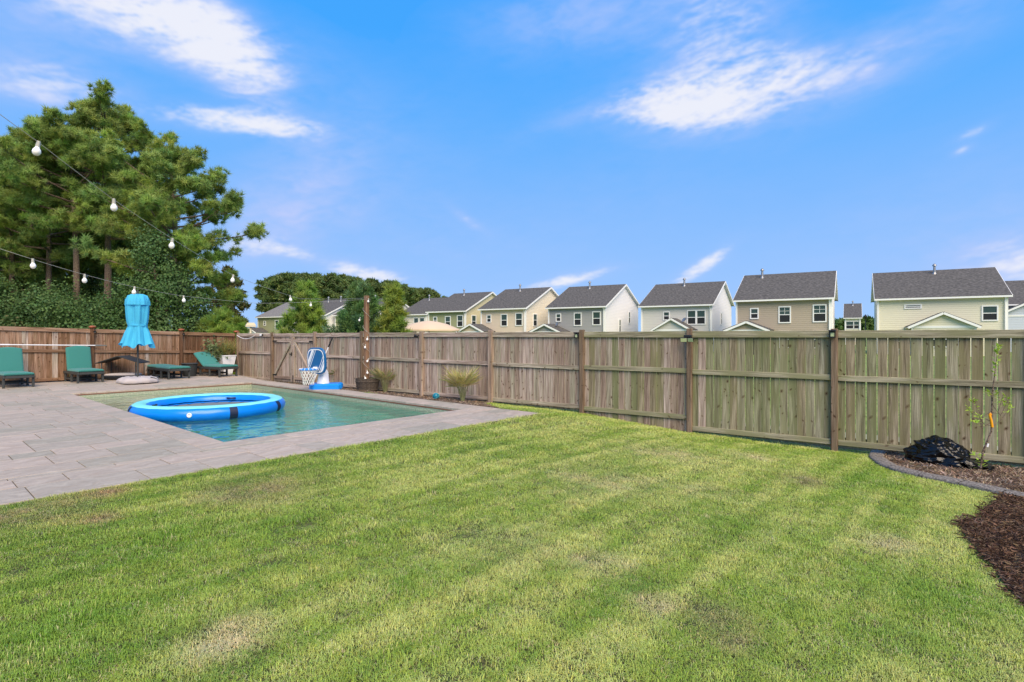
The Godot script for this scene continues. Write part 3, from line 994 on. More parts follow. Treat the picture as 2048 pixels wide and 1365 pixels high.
func house(d: Dictionary) -> Node3D:
	var zl: float = F * (EAVE + GY - H) / (HY - d.yl)
	var A := at(d.xl, HY, zl)
	var ur: float = (d.xr - CX) / F
	var w: float = (ur * zl - A.x) / (HD.x + ur * HD.z)
	var o := thing("house", d.label, "house", Transform3D(Basis(HD, UP, HD.cross(UP)), Vector3(A.x, GY, -zl)))
	var rd: float = d.get("ridge", 6.6)
	var dp: float = d.get("depth", 12.2)
	var pitch := 0.455
	var rh := EAVE + rd * pitch
	var e2 := rh - (dp - rd) * pitch
	var mb := MB.new()
	var wall: Material = M["siding " + d.wall]
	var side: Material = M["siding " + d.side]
	mb.quad(Vector3(0, 0, 0), Vector3(w, 0, 0), Vector3(w, EAVE, 0), Vector3(0, EAVE, 0), Vector2(0, 0), Vector2(w, 0), Vector2(w, EAVE), Vector2(0, EAVE))
	part(o, "wall", mb.done(), wall)
	mb = MB.new()
	mb.quad(Vector3(w, 0, -dp), Vector3(0, 0, -dp), Vector3(0, e2, -dp), Vector3(w, e2, -dp), Vector2(0, 0), Vector2(w, 0), Vector2(w, e2), Vector2(0, e2))
	part(o, "front_wall", mb.done(), wall)
	mb = MB.new()
	for x in [0.0, w]:
		mb = MB.new()
		var pts := [Vector3(x, 0, 0), Vector3(x, 0, -dp), Vector3(x, e2, -dp), Vector3(x, rh, -rd), Vector3(x, EAVE, 0)]
		if x == 0.0: pts.reverse()
		var m := Vector3(1 if x > 0 else -1, 0, 0)
		for i in range(1, 4):
			mb.tri(pts[0], pts[i], pts[i + 1], m, m, m, Vector2(pts[0].z, pts[0].y), Vector2(pts[i].z, pts[i].y), Vector2(pts[i + 1].z, pts[i + 1].y))
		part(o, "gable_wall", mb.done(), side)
	# roof: two slabs with overhang
	var ov := 0.4
	mb = MB.new()
	var th := 0.16
	for k in 2:
		var p0 := Vector3(0, EAVE, 0) if k == 0 else Vector3(0, e2, -dp)
		var dir := (Vector3(0, rh, -rd) - p0).normalized()
		var a := p0 - dir * ov + UP * 0.02
		var b := Vector3(0, rh, -rd) + UP * 0.02
		var nrm := Vector3.RIGHT.cross(dir) if k == 0 else dir.cross(Vector3.RIGHT)
		var T := Transform3D(Basis(Vector3.RIGHT, dir, nrm) if k == 0 else Basis(-Vector3.RIGHT, dir, nrm), (a + b) / 2 + Vector3(w / 2, 0, 0) + nrm * th / 2)
		mb.box(T, Vector3(w + 2 * 0.3, a.distance_to(b) + (0.03 if k == 0 else 0.0), th))
	part(o, "roof", mb.done(), M[d.get("roof", "shingle")])
	mb = MB.new()
	mb.box(Transform3D(Basis(), Vector3(w / 2, EAVE - 0.12, 0.42)), Vector3(w + 0.66, 0.16, 0.12))           # gutter
	mb.box(Transform3D(Basis(), Vector3(w / 2, EAVE - 0.1, 0.19)), Vector3(w + 0.5, 0.05, 0.34))
	for x in [-0.32, w + 0.32]:
		mb.bar(Vector3(x, EAVE - 0.14, 0.42), Vector3(x, rh + 0.06, -rd), 0.2, 0.05, UP)
		mb.bar(Vector3(x, e2 - 0.14, -dp - 0.4), Vector3(x, rh + 0.06, -rd), 0.2, 0.05, UP)
		mb.bar(Vector3(x - signf(x) * 0.17, EAVE - 0.05, 0.2), Vector3(x - signf(x) * 0.17, rh - 0.03, -rd), 0.04, 0.3, UP)
		mb.bar(Vector3(x - signf(x) * 0.17, e2 - 0.05, -dp - 0.2), Vector3(x - signf(x) * 0.17, rh - 0.03, -rd), 0.04, 0.3, UP)
	for x in [-0.015, w + 0.015]: mb.box(Transform3D(Basis(), Vector3(x, EAVE / 2, 0.015)), Vector3(0.16, EAVE, 0.16))
	mb.tube([Vector3(w - 0.1, EAVE - 0.15, 0.4), Vector3(w - 0.12, EAVE - 0.5, 0.14), Vector3(w - 0.12, 0.2, 0.14)], [0.05], 6)
	part(o, "trim", mb.done(), M["white trim"])
	for v in d.get("vents", [0.4]):
		mb = MB.new()
		var p := Vector3(w * v, EAVE + (rd - 1.0) * pitch, -(rd - 1.0))
		mb.tube([p - UP * 0.1, p + UP * 0.55, p + UP * 1.0], [0.17, 0.12, 0.1], 8)
		mb.tube([p + UP * 0.95, p + UP * 1.05, p + UP * 1.2], [0.19, 0.19, 0.05], 8)
		mb.tube([p - UP * 0.2, p + UP * 0.3], [0.42, 0.14], 8)
		part(o, "roof_vent", mb.done(), M["metal grey"])
	for q in d.windows:       # [share of the width, sill height, width, height, grid]
		window(o, Transform3D(Basis(), Vector3(w * q[0], q[1], 0.0)), q[2], q[3], q.size() > 4)
	for q in d.get("side_windows", []):      # [metres back from the corner, sill, width, height]
		window(o, Transform3D(Basis(UP, PI / 2), Vector3(w, q[1], -q[0])), q[2], q[3])
	if d.has("porch"):
		porch(o, w, d)
	return o

func porch(o: Node3D, w: float, d: Dictionary) -> void:
	var c: Array = d.porch        # [centre share, width, depth, eave, rise, closed gable wall below?]
	var x: float = w * c[0]
	var hw: float = c[1] / 2.0
	var dep: float = c[2]
	var e: float = c[3]
	var top: float = e + c[4]
	var mb := MB.new()
	for sgn in [-1.0, 1.0]:
		var dir := Vector3(-sgn * hw, c[4], 0).normalized()
		var a := Vector3(x + sgn * hw, e, 0) - dir * 0.3
		var b := Vector3(x, top, 0)
		var nrm := Vector3(sgn * c[4], hw, 0).normalized()
		var T := Transform3D(Basis(dir, nrm, dir.cross(nrm)), (a + b) / 2 + nrm * 0.05 + Vector3(0, 0.02, dep / 2 + 0.1))
		mb.box(T, Vector3(a.distance_to(b) + (0.02 if sgn > 0 else 0.0), 0.1, dep + 0.45))
	var roof := part(o, "porch_roof", mb.done(), M["shingle"])
	if d.has("dish"):
		mb = MB.new()
		var p := Vector3(x + hw * 0.55, top - c[4] * 0.55, dep * 0.5)
		mb.tube([p, p + UP * 0.45], [0.03], 6)
		mb.lathe([Vector2(0.01, 0), Vector2(0.2, 0.03), Vector2(0.33, 0.1)], 12, Transform3D(Basis(Vector3(0, 0, 1), 0.7) * Basis(Vector3.RIGHT, 0.7), p + UP * 0.5))
		mb.tube([p + UP * 0.45, p + Vector3(0.4, 0.75, 0.15)], [0.02], 5)
		part(o, "satellite_dish", mb.done(), M["metal grey"])
	mb = MB.new()
	for sgn in [-1.0, 1.0]:
		mb.bar(Vector3(x + sgn * (hw + 0.24), e - 0.17, dep + 0.36), Vector3(x, top - 0.02, dep + 0.36), 0.2, 0.06, UP)
		mb.box(Transform3D(Basis(), Vector3(x + sgn * (hw + 0.2), e - 0.12, dep / 2)), Vector3(0.12, 0.14, dep + 0.6))
	for px in [-hw + 0.1, hw - 0.1] if c.size() > 5 else [-hw + 0.1, 0.0, hw - 0.1]:
		mb.box(Transform3D(Basis(), Vector3(x + px, e / 2 - 0.1, dep)), Vector3(0.16, e - 0.2, 0.16))
	mb.box(Transform3D(Basis(), Vector3(x, e - 0.1, dep)), Vector3(c[1] - 0.06, 0.2, 0.14))
	part(o, "porch_frame", mb.done(), M["white trim"])
	mb = MB.new()
	mb.prism(PackedVector2Array([Vector2(x - hw, e), Vector2(x + hw, e), Vector2(x, top)]), Transform3D(Basis(), Vector3(0, 0, dep - 0.06)), 0.1)
	if c.size() > 5:
		mb.box(Transform3D(Basis(), Vector3(x, (e - 0.2) / 2, dep - 0.02)), Vector3(c[1] - 0.4, e - 0.2, 0.1))
	part(o, "porch_gable", mb.done(), M["siding " + d.wall])
	mb = MB.new()
	if c.size() <= 5:
		mb.box(Transform3D(Basis(), Vector3(x, (e - 0.2) / 2, dep - 0.03)), Vector3(c[1] - 0.2, e - 0.2, 0.02))
		mb.box(Transform3D(Basis(), Vector3(x + hw - 0.12, (e - 0.2) / 2, dep / 2)), Vector3(0.02, e - 0.2, dep - 0.2))
		mb.box(Transform3D(Basis(), Vector3(x - hw + 0.12, (e - 0.2) / 2, dep / 2)), Vector3(0.02, e - 0.2, dep - 0.2))
		part(o, "porch_screen", mb.done(), M["dark screen"])
	else:
		for k in [-0.55, 0.55]:
			window(o, Transform3D(Basis(), Vector3(x + k, 0.9, dep + 0.04)), 0.85, 1.3)

func build_houses() -> void:
	var up1 := [[0.18, 3.75, 0.55, 0.85], [0.53, 3.2, 0.85, 1.45], [0.86, 3.25, 0.9, 1.5], [0.53, 0.75, 0.85, 1.45], [0.86, 0.75, 0.9, 1.5]]
	house({label = "cream house with high narrow window and wide centred porch gable", xl = 1757, yl = 598, xr = 2014, wall = "cream", side = "cream", vents = [0.52], windows = [[0.29, 4.55, 1.15, 0.22], [0.88, 3.3, 0.95, 1.2], [0.15, 0.6, 0.9, 1.4]], porch = [0.5, 4.7, 2.6, 2.75, 1.15, 1]})
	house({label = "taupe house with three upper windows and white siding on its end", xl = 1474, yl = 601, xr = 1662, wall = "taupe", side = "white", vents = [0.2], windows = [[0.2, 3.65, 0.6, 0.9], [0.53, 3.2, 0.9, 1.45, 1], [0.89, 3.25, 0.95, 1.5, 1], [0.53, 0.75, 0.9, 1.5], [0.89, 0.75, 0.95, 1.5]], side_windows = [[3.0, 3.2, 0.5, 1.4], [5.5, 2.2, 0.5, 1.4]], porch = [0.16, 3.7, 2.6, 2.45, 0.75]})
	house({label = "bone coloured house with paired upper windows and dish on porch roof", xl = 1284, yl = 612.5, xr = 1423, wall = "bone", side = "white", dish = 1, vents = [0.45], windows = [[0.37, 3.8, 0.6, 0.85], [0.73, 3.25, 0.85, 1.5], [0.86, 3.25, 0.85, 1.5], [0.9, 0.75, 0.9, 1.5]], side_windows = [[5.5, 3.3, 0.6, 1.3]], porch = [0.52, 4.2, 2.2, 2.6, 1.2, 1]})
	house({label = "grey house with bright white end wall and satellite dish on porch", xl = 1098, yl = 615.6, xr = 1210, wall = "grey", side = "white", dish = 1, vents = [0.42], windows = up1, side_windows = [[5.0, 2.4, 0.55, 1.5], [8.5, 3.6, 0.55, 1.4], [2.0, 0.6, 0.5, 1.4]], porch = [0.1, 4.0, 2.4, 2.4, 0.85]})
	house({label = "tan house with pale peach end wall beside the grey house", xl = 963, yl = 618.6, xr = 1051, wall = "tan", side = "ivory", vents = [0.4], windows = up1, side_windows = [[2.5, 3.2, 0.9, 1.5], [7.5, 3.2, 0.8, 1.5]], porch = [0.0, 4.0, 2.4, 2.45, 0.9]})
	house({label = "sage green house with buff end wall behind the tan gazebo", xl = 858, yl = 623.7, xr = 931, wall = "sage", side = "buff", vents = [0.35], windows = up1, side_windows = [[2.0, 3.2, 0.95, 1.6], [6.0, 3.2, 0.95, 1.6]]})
	house({label = "ivory house with paired windows, half hidden behind the sage house", xl = 800, yl = 629.6, xr = 853, wall = "ivory", side = "ivory", vents = [0.3], windows = [[0.62, 3.2, 0.9, 1.6], [0.84, 3.2, 0.9, 1.6]], side_windows = [[2.5, 3.2, 0.9, 1.6]], porch = [0.25, 4.0, 2.4, 2.5, 0.9]})
	house({label = "pale green house with white gable behind the slender young pine", xl = 671, yl = 630.5, xr = 735, wall = "sage", side = "white", vents = [0.5], windows = up1})
	house({label = "house with long dark roof and white gable behind bushy pine", xl = 588, yl = 632, xr = 651, wall = "bone", side = "white", vents = [0.7, 0.3], windows = up1})
	house({label = "pale sage house with light grey roof farthest along the row", xl = 516, yl = 634.5, xr = 586, wall = "sage", side = "sage", roof = "light shingle", vents = [0.8], windows = [[0.2, 3.9, 0.5, 0.7], [0.55, 3.2, 0.9, 1.5], [0.55, 0.7, 0.9, 1.5]], porch = [0.12, 4.0, 2.4, 2.5, 0.8]})
	house({label = "small pale house seen through the gap between taupe and cream houses", xl = 1691, yl = 636, xr = 1721, wall = "ivory", side = "white", depth = 11.0, windows = [[0.3, 3.3, 1.2, 1.4], [0.75, 3.3, 0.8, 1.4]], vents = [0.5]})
	house({label = "blue-grey house with white trim beside the cream house", xl = 2001, yl = 609, xr = 2110, wall = "blue grey", side = "white", windows = [[0.3, 2.6, 1.1, 1.5], [0.7, 2.6, 1.1, 1.5]], vents = [], porch = [0.42, 5.0, 1.6, 4.2, 1.3, 1]})
	# the gazebo in the neighbour's garden
	var g := thing("garden_gazebo", "tan canvas gazebo roof just above the plank fence", "gazebo", facing(Vector3(at(858, HY, 52).x, GY, -52), -N))
	var mb := MB.new()
	var rows := []
	for k in [[2.0, 2.0], [2.1, 2.2], [1.2, 2.72], [0.5, 2.95], [0.02, 3.02]]:
		var row := PackedVector3Array()
		for i in 4:
			for j in 3:
				var a := -(PI / 4 + PI / 2 * i)
				var b := -(PI / 4 + PI / 2 * (i + 1))
				row.append((Vector3(cos(a), 0, sin(a)).lerp(Vector3(cos(b), 0, sin(b)), j / 3.0)) * k[0] * 1.4 + UP * (k[1] + 0.25))
		rows.append(row)
	mb.sheet(rows, true)
	part(g, "canopy", mb.done(), M["tan canvas"])
	for x in [-1.9, 1.9]:
		for z in [-1.9, 1.9]:
			mb = MB.new()
			mb.tube([Vector3(x, 0, z), Vector3(x, 2.5, z)], [0.05], 6)
			part(g, "post", mb.done(), M["dark resin"])
	var lamp := thing("street_lamp", "black street lamp post between the taupe and cream houses", "street lamp", Transform3D(Basis(), Vector3(at(1731.5, HY, 92).x, GY, -92)))
	mb = MB.new()
	mb.tube([Vector3.ZERO, Vector3(0, 4.6, 0)], [0.09, 0.06], 8)
	part(lamp, "pole", mb.done(), M["black plastic"])
	mb = MB.new()
	mb.lathe([Vector2(0.05, 4.55), Vector2(0.18, 4.7), Vector2(0.26, 5.1), Vector2(0.3, 5.12), Vector2(0.12, 5.3), Vector2(0.02, 5.45)], 8)
	part(lamp, "lantern", mb.done(), M["black plastic"])

# ---------- trees ----------
var meshes := {}
func foliage_meshes() -> void:
	var mb := MB.new()
	for i in 36:
		var d := rv().normalized()
		d = (d + UP * 0.7).normalized()
		var l := rr(0.17, 0.3)
		var s := d.cross(rv()).normalized() * 0.013
		var b := rv() * 0.05 + UP * 0.03
		var n := (d + UP * 0.6).normalized()
		mb.leaf(b - s, b + s, b + d * l, n)
	meshes.tuft = mb.done()
	mb = MB.new()                       # a coarser tuft for far pines
	for i in 16:
		var d := (rv().normalized() + UP * 0.35).normalized()
		var s := d.cross(rv()).normalized() * 0.16
		var b := rv() * 0.25
		var n := (d + UP * 0.5).normalized()
		mb.leaf(b - s, b + s, b + d * rr(0.5, 0.85), n)
	meshes.far_tuft = mb.done()
	mb = MB.new()
	for i in 22:
		var p := rv() * 0.26
		var n := (rv() + UP * 0.7 + p * 2).normalized()
		var d := n.cross(rv()).normalized()
		var s := n.cross(d) * rr(0.035, 0.055)
		var l := rr(0.09, 0.14)
		var q := p + d * l * 0.5 + n * 0.012
		mb.leaf(p, q + s, p + d * l, n)
		mb.leaf(p, p + d * l, q - s, n)
	meshes.leaves = mb.done()
	mb = MB.new()                       # a flat spray of scale leaves
	for i in 26:
		var x := rr(-1, 1)
		var b := Vector3(x * 0.1, rr(0, 0.26), rr(-0.03, 0.03))
		var d := Vector3(x * 1.1, rr(0.5, 1.2), rr(-0.3, 0.3)).normalized()
		var s := d.cross(rv()).normalized() * 0.014
		var n := (Vector3(0, 0.4, 1) * signf(rr(-1, 1)) + rv() * 0.5).normalized()
		mb.leaf(b - s, b + s, b + d * rr(0.08, 0.16), n)
	meshes.spray = mb.done()

func tint(base: Color, spread: float) -> Color:
	var k := 1.0 + rr(-spread, spread)
	return Color(base.r * k * (1 + rr(-0.12, 0.16)), base.g * k, base.b * k * (1 + rr(-0.2, 0.2)))

func aim(p: Vector3, dir: Vector3, sc: float) -> Transform3D:       # local +y along dir, spun at random
	var y := dir.normalized()
	var x := y.cross(rv()).normalized()
	return Transform3D(Basis(x * sc, y * sc, x.cross(y) * sc), p)

func puff(where: Array, cols: Array, c: Vector3, r: float, n: int, sc: float, base: Color) -> void:
	var k := tint(base, 0.22)
	for i in n:
		var d := rv().normalized()
		var p := c + Vector3(d.x, d.y * 0.62, d.z) * r * pow(rng.randf(), 0.4)
		where.append(aim(p, d + UP * 0.75, sc * rr(0.8, 1.25)))
		cols.append(tint(k, 0.18))

func pine(o: Node3D, h: float, crown0: float, rad: float, nb: int, lean: Vector3, base: Color, sc := 1.0, per := 9, girth := 0.2, far := false) -> void:
	var trunk := []
	var rads := []
	for i in 9:
		var f := i / 8.0
		trunk.append(Vector3(lean.x * f * f * h + 0.12 * sin(f * 5), h * f, lean.z * f * f * h + 0.1 * cos(f * 4)))
		rads.append(girth * (1.0 - 0.86 * f) + 0.015)
	var mb := MB.new()
	mb.tube(trunk, rads, 8)
	part(o, "trunk", mb.done(), M["bark"])
	var tr := func(f: float) -> Vector3: return trunk[int(f * 7.99)].lerp(trunk[mini(int(f * 7.99) + 1, 8)], f * 8 - int(f * 7.99)) if f < 1 else trunk[8]
	var limbs := MB.new()
	var where := []
	var cols := []
	for k in nb:
		var f := crown0 + (1 - crown0) * pow((k + rng.randf()) / nb, 0.85)
		var s := (f - crown0) / (1 - crown0)
		var reach := rad * (0.35 + 0.75 * sin(PI * clampf(0.22 + 0.78 * s, 0, 1))) * rr(0.55, 1.15)
		if s > 0.9: reach *= 0.6
		var az := k * 2.4 + rr(-0.5, 0.5)
		var dir := Vector3(cos(az), 0, sin(az))
		var a: Vector3 = tr.call(minf(f, 0.985))
		var rise := rr(-0.05, 0.3) + 0.45 * s
		var b := a + dir * reach * 0.5 + UP * reach * rise * 0.35
		var c := a + dir * reach + UP * reach * rise
		limbs.tube([a, b, c], [girth * 0.28 * (1.1 - s) + 0.02, girth * 0.18 * (1.1 - s) + 0.015, 0.012], 5, false)
		var twigs := 2 + int(reach * 1.2)
		for j in twigs:
			var g := rr(0.35, 1.0)
			var p := a.lerp(b, g * 2) if g < 0.5 else b.lerp(c, g * 2 - 1)
			var sd := dir.rotated(UP, rr(-1.3, 1.3))
			var tip := p + sd * rr(0.2, 0.9) * minf(reach * 0.4, 1.3) + UP * rr(0.05, 0.45)
			if not far: limbs.tube([p, tip], [0.016, 0.008], 4, false)
			puff(where, cols, tip, rr(0.26, 0.5) * sc, per, sc, base)
		puff(where, cols, c, rr(0.35, 0.6) * sc, per, sc, base)
	part(o, "branches", limbs.done(), M["bark"])
	swarm(o, "crown", meshes.far_tuft if far else meshes.tuft, M["needles"], where, cols)

func leafy(o: Node3D, blobs: Array, base: Color, dens := 60, stem := true) -> void:        # [centre, radii] lobes in local metres
	var where := []
	var cols := []
	var limbs := MB.new()
	for b in blobs:
		var c: Vector3 = b[0]
		var r: Vector3 = b[1]
		var n := int(dens * (r.x * r.y + r.x * r.z + r.y * r.z) / 3.0)
		for i in n:
			var d := rv().normalized()
			var bump := 0.72 + 0.55 * nz.get_noise_3d(d.x * 2.2 + c.x, d.y * 2.2 + c.y, d.z * 2.2)
			var p := c + d * r * bump * pow(rng.randf(), 0.28)
			if p.y < 0.1: continue
			where.append(aim(p, d + UP * 0.4, rr(0.75, 1.35)))
			cols.append(tint(base, 0.25))
		if stem: limbs.tube([Vector3(c.x * 0.25, 0, c.z * 0.25), Vector3(c.x * 0.6, c.y * 0.55, c.z * 0.6), c + UP * r.y * 0.4], [0.12, 0.08, 0.03], 6, false)
	if stem: part(o, "trunk", limbs.done(), M["bark"])
	swarm(o, "crown", meshes.leaves, M["leaves"], where, cols)

func put(x: float, d: float, gy := GY) -> Transform3D: return Transform3D(Basis(UP, rr(0, TAU)), Vector3(at(x, HY, d).x, gy, -d))
func tall(y: float, d: float, gy := GY) -> float: return (HY - y) * d / F + H - gy

func build_woods() -> void:
	foliage_meshes()
	var pg := Color(0.25, 0.36, 0.09)
	# big loblolly pines beyond the left fence: [x, top row, depth, crown start share, crown radius m, limbs, girth, label]
	for t in [[212, 172, 32, 0.5, 3.3, 52, 0.24, "tallest pine over the brown fence, its ragged top clear of others"],
			[352, 262, 29.5, 0.3, 3.1, 50, 0.26, "pine with spreading right-hand limbs above the ivy-leaved thicket"],
			[150, 228, 31, 0.58, 2.9, 38, 0.22, "pine with bare pale trunk seen beside the shrubby edge"],
			[92, 236, 33, 0.45, 3.0, 42, 0.2, "pine behind the hanging bulb nearest its crown"]]:
		var o := thing("pine_tree", t[7], "pine tree", Transform3D(Basis(), put(t[0], t[2]).origin), "pines beyond the brown fence")
		pine(o, tall(t[1] + 52, t[2]), t[3], t[4], t[5], Vector3(rr(-0.02, 0.02), 0, 0), pg, 1.0, 19, t[6])
	for t in [[20, 250, 34, 3.2], [-70, 232, 33, 3.4], [-190, 210, 32, 3.4], [265, 300, 38, 3.2], [60, 300, 41, 3.4], [180, 270, 40, 3.3], [-20, 330, 44, 3.4], [120, 350, 47, 3.4], [310, 345, 42, 3.0], [-330, 190, 33, 3.4], [30, 430, 39, 2.6, 0.15], [115, 440, 38, 2.4, 0.15], [190, 420, 37, 2.4, 0.15], [270, 440, 37, 2.4, 0.15], [-60, 420, 38, 2.8, 0.15]]:
		var o := thing("pine_tree", "pine standing deep in the wood behind the front pines", "pine tree", Transform3D(Basis(), put(t[0], t[2]).origin), "inner pines of the wood")
		pine(o, tall(t[1] + 40, t[2]), t[4] if t.size() > 4 else 0.3, t[3] * 0.9, 32, Vector3.ZERO, pg, 1.15, 14, 0.2)
	# understory
	var dg := Color(0.10, 0.18, 0.06)
	for t in [[250, 27.5, [[Vector3(0, 1.6, 0), Vector3(2.2, 1.8, 1.8)], [Vector3(0.8, 3.6, 0.2), Vector3(1.6, 1.6, 1.5)], [Vector3(-0.6, 3.0, 0), Vector3(1.4, 1.4, 1.4)]], "dense dark thicket tree behind the blue umbrella"],
			[330, 27.0, [[Vector3(0, 1.8, 0), Vector3(2.0, 1.9, 1.8)], [Vector3(0.1, 4.2, 0), Vector3(1.7, 1.8, 1.5)], [Vector3(-0.5, 6.0, 0.2), Vector3(1.1, 1.3, 1.1)]], "tall vine-clad leafy tree beside the umbrella"],
			[398, 27.5, [[Vector3(0, 1.6, 0), Vector3(1.5, 1.9, 1.5)], [Vector3(-0.2, 3.2, 0), Vector3(1.1, 1.2, 1.1)]], "low leafy tree at the right edge of the wood"],
			[165, 28.5, [[Vector3(0, 1.5, 0), Vector3(2.2, 1.7, 1.8)], [Vector3(-1.0, 3.1, 0), Vector3(1.5, 1.2, 1.4)]], "leafy understory tree behind the upright lounger"],
			[80, 30, [[Vector3(0, 1.6, 0), Vector3(2.4, 1.8, 1.8)], [Vector3(0.5, 3.6, 0), Vector3(2.0, 1.4, 1.6)], [Vector3(-1.4, 3.2, 0), Vector3(1.5, 1.4, 1.4)]], "broad dark understory tree beyond the white pole"],
			[-30, 30, [[Vector3(0, 1.6, 0), Vector3(2.6, 1.8, 1.8)], [Vector3(0, 3.8, 0), Vector3(2.2, 1.6, 1.6)]], "understory tree at the wood's near edge"],
			[-150, 30, [[Vector3(0, 1.6, 0), Vector3(2.8, 1.8, 1.8)], [Vector3(0, 3.8, 0), Vector3(2.4, 1.8, 1.6)]], "understory tree nearest the house corner"]]:
		var o := thing("leafy_tree", t[3], "tree", Transform3D(Basis(), put(t[0], t[1]).origin), "understory of the wood")
		leafy(o, t[2], dg, 78)
	for t in [[60, 36, 6.0], [140, 37, 5.6], [215, 36, 6.2], [-20, 36, 6.0], [290, 35, 6.0], [-110, 36, 6.2]]:
		var o := thing("leafy_tree", "dark leafy tree filling the wood behind the pine trunks", "tree", Transform3D(Basis(), put(t[0], t[1]).origin), "leafy trees deep in the wood")
		leafy(o, [[Vector3(0, 2.0, 0), Vector3(2.6, 2.2, 2.0)], [Vector3(rr(-0.6, 0.6), t[2] * 0.72, 0), Vector3(2.2, t[2] * 0.34, 1.8)]], dg, 55)
	for t in [[35, 26, 1.5, "olive brown shrub rising over the brown fence top"], [110, 26.5, 1.2, "low olive shrub beside the bare pine trunk"], [-60, 26, 1.6, "olive shrub by the fence beyond the raised lounger"]]:
		var o := thing("shrub", t[3], "shrub", put(t[0], t[1]), "shrubs along the wood edge")
		leafy(o, [[Vector3(0, 1.2, 0), Vector3(t[2], 1.35, 1.2)]], Color(0.10, 0.11, 0.03), 80)
	# far pines: a row beyond the houses
	var protos := []
	var fg := Color(0.125, 0.185, 0.06)
	var xs := [543, 562, 580, 598, 612, 630, 648, 662, 680, 695, 712, 728, 742, 760, 776, 790, 806, 824, 838, 856, 872, 890]
	for i in xs.size():
		var d: float = 150.0 + rr(0, 30) + (xs[i] - 540) * 0.12
		var topy: float = lerpf(550, 552, clampf((xs[i] - 540) / 60.0, 0, 1)) if xs[i] < 700 else lerpf(552, 588, (xs[i] - 700) / 190.0)
		var hgt := tall(topy + rr(0, 12), d)
		var o: Node3D
		if i < 4:
			o = thing("distant_pine", "tall dark pine in the row beyond the houses", "pine tree", Transform3D(Basis(), put(xs[i], d).origin), "row of pines beyond the houses")
			pine(o, hgt, 0.46, 4.3, 30, Vector3.ZERO, fg, 1.2, 8, 0.3, true)
			protos.append([o, hgt])
		else:
			var p: Array = protos[i % 4]
			o = copy(p[0], Transform3D(Basis(UP, rr(0, TAU)).scaled(Vector3.ONE * hgt / p[1]), put(xs[i], d).origin))
	for t in [[437, 552, 105], [455, 540, 100], [468, 560, 104]]:
		var o := thing("distant_pine", "thin see-through pine standing apart at the wood's end", "pine tree", Transform3D(Basis(), put(t[0], t[2]).origin), "sparse pines at the wood's end")
		pine(o, tall(t[1], t[2]), 0.25, 1.7, 16, Vector3.ZERO, Color(0.10, 0.105, 0.035), 1.0, 3, 0.18, true)
	var b := thing("distant_tree", "round dark tree beside the farthest pale sage house", "tree", put(505, 112))
	leafy(b, [[Vector3(0, 2.2, 0), Vector3(2.6, 2.6, 2.2)], [Vector3(-2.4, 1.2, 0), Vector3(1.8, 1.6, 1.8)]], fg, 30)
	var hill := thing("distant_trees", "green far-off wooded rise between the taupe and cream houses", "woodland", Transform3D(Basis(), put(1748, 190).origin))
	hill.set_meta("kind", "stuff")
	var where := []
	var cols := []
	for i in 900:
		var x := rr(-16, 16)
		var hh := 7.5 + 2.0 * nz.get_noise_2d(x * 0.15, 0.0) + x * 0.03
		where.append(aim(Vector3(x, rr(0.2, 1.0) * hh, rr(-3, 3)), UP + rv(), rr(1.5, 2.4)))
		cols.append(tint(Color(0.09, 0.16, 0.045), 0.2))
	swarm(hill, "canopy", meshes.far_tuft, M["needles"], where, cols)

func young_pine(called: String, label: String, x: float, topy: float, d: float, hw: float, base: Color, style: String, dens: float) -> void:
	var o := thing(called, label, "young tree", Transform3D(Basis(), put(x, d).origin), "young trees just beyond the fence")
	var h := tall(topy, d)
	var r := hw * d / F
	var mb := MB.new()
	mb.tube([Vector3.ZERO, Vector3(0.03, h * 0.5, 0), Vector3(0, h * 0.97, 0)], [0.09, 0.05, 0.01], 7)
	part(o, "trunk", mb.done(), M["bark"])
	var where := []
	var cols := []
	var limbs := MB.new()
	var nb := int(h * 16)
	for k in nb:
		var f := 0.06 + 0.92 * float(k) / nb
		var az := k * 2.39996
		var prof := r * (1.0 - f) ** 0.8 * 1.12 + 0.1
		if style == "spray": prof = r * pow(1.0 - f, 0.55) * (0.75 + 0.5 * sin(PI * minf(f + 0.25, 1))) + 0.06
		var reach := prof * rr(0.65, 1.1)
		var dir := Vector3(cos(az), rr(0.35, 0.75) if style == "tuft" else 0.75, sin(az))
		var a := Vector3(0, h * f - reach * 0.35, 0)
		var tip := a + dir * reach
		limbs.tube([a, tip], [0.014, 0.005], 4, false)
		var n := int(dens * (0.5 + reach))
		var kk := tint(base, 0.2)
		for j in n:
			var g := pow(rng.randf(), 0.6)
			var p := a.lerp(tip, g) + rv() * 0.07 * (1.0 + reach)
			where.append(aim(p, dir.normalized() + UP * (0.5 if style == "tuft" else 0.6) + rv() * 0.35, rr(0.75, 1.15)))
			cols.append(tint(kk, 0.15))
	part(o, "branches", limbs.done(), M["bark"])
	swarm(o, "crown", meshes[style], M["needles"], where, cols)

func build_yard_trees() -> void:
	var light := Color(0.20, 0.32, 0.06)
	young_pine("young_pine", "bushy bright green young pine just beyond the gate", 612, 566, 23.5, 66, light, "tuft", 16)
	young_pine("young_cypress", "dense dark green conical cypress behind the string-light post", 722, 574, 21.5, 62, Color(0.13, 0.24, 0.085), "spray", 40)
	young_pine("young_pine", "slender yellow-green young pine beyond the fence beside the cypress", 786, 569, 21.0, 40, Color(0.25, 0.34, 0.06), "tuft", 13)
	young_pine("young_pine", "short fluffy young pine behind the corner planter", 445, 618, 26.5, 44, light, "tuft", 15)
	young_pine("young_pine", "low young pine peeping over the fence by the pale bird feeder", 478, 640, 26, 26, light, "tuft", 14)
	young_pine("young_pine", "low feathery young pine at the end of the brown fence", 412, 636, 27, 30, Color(0.16, 0.25, 0.05), "tuft", 14)

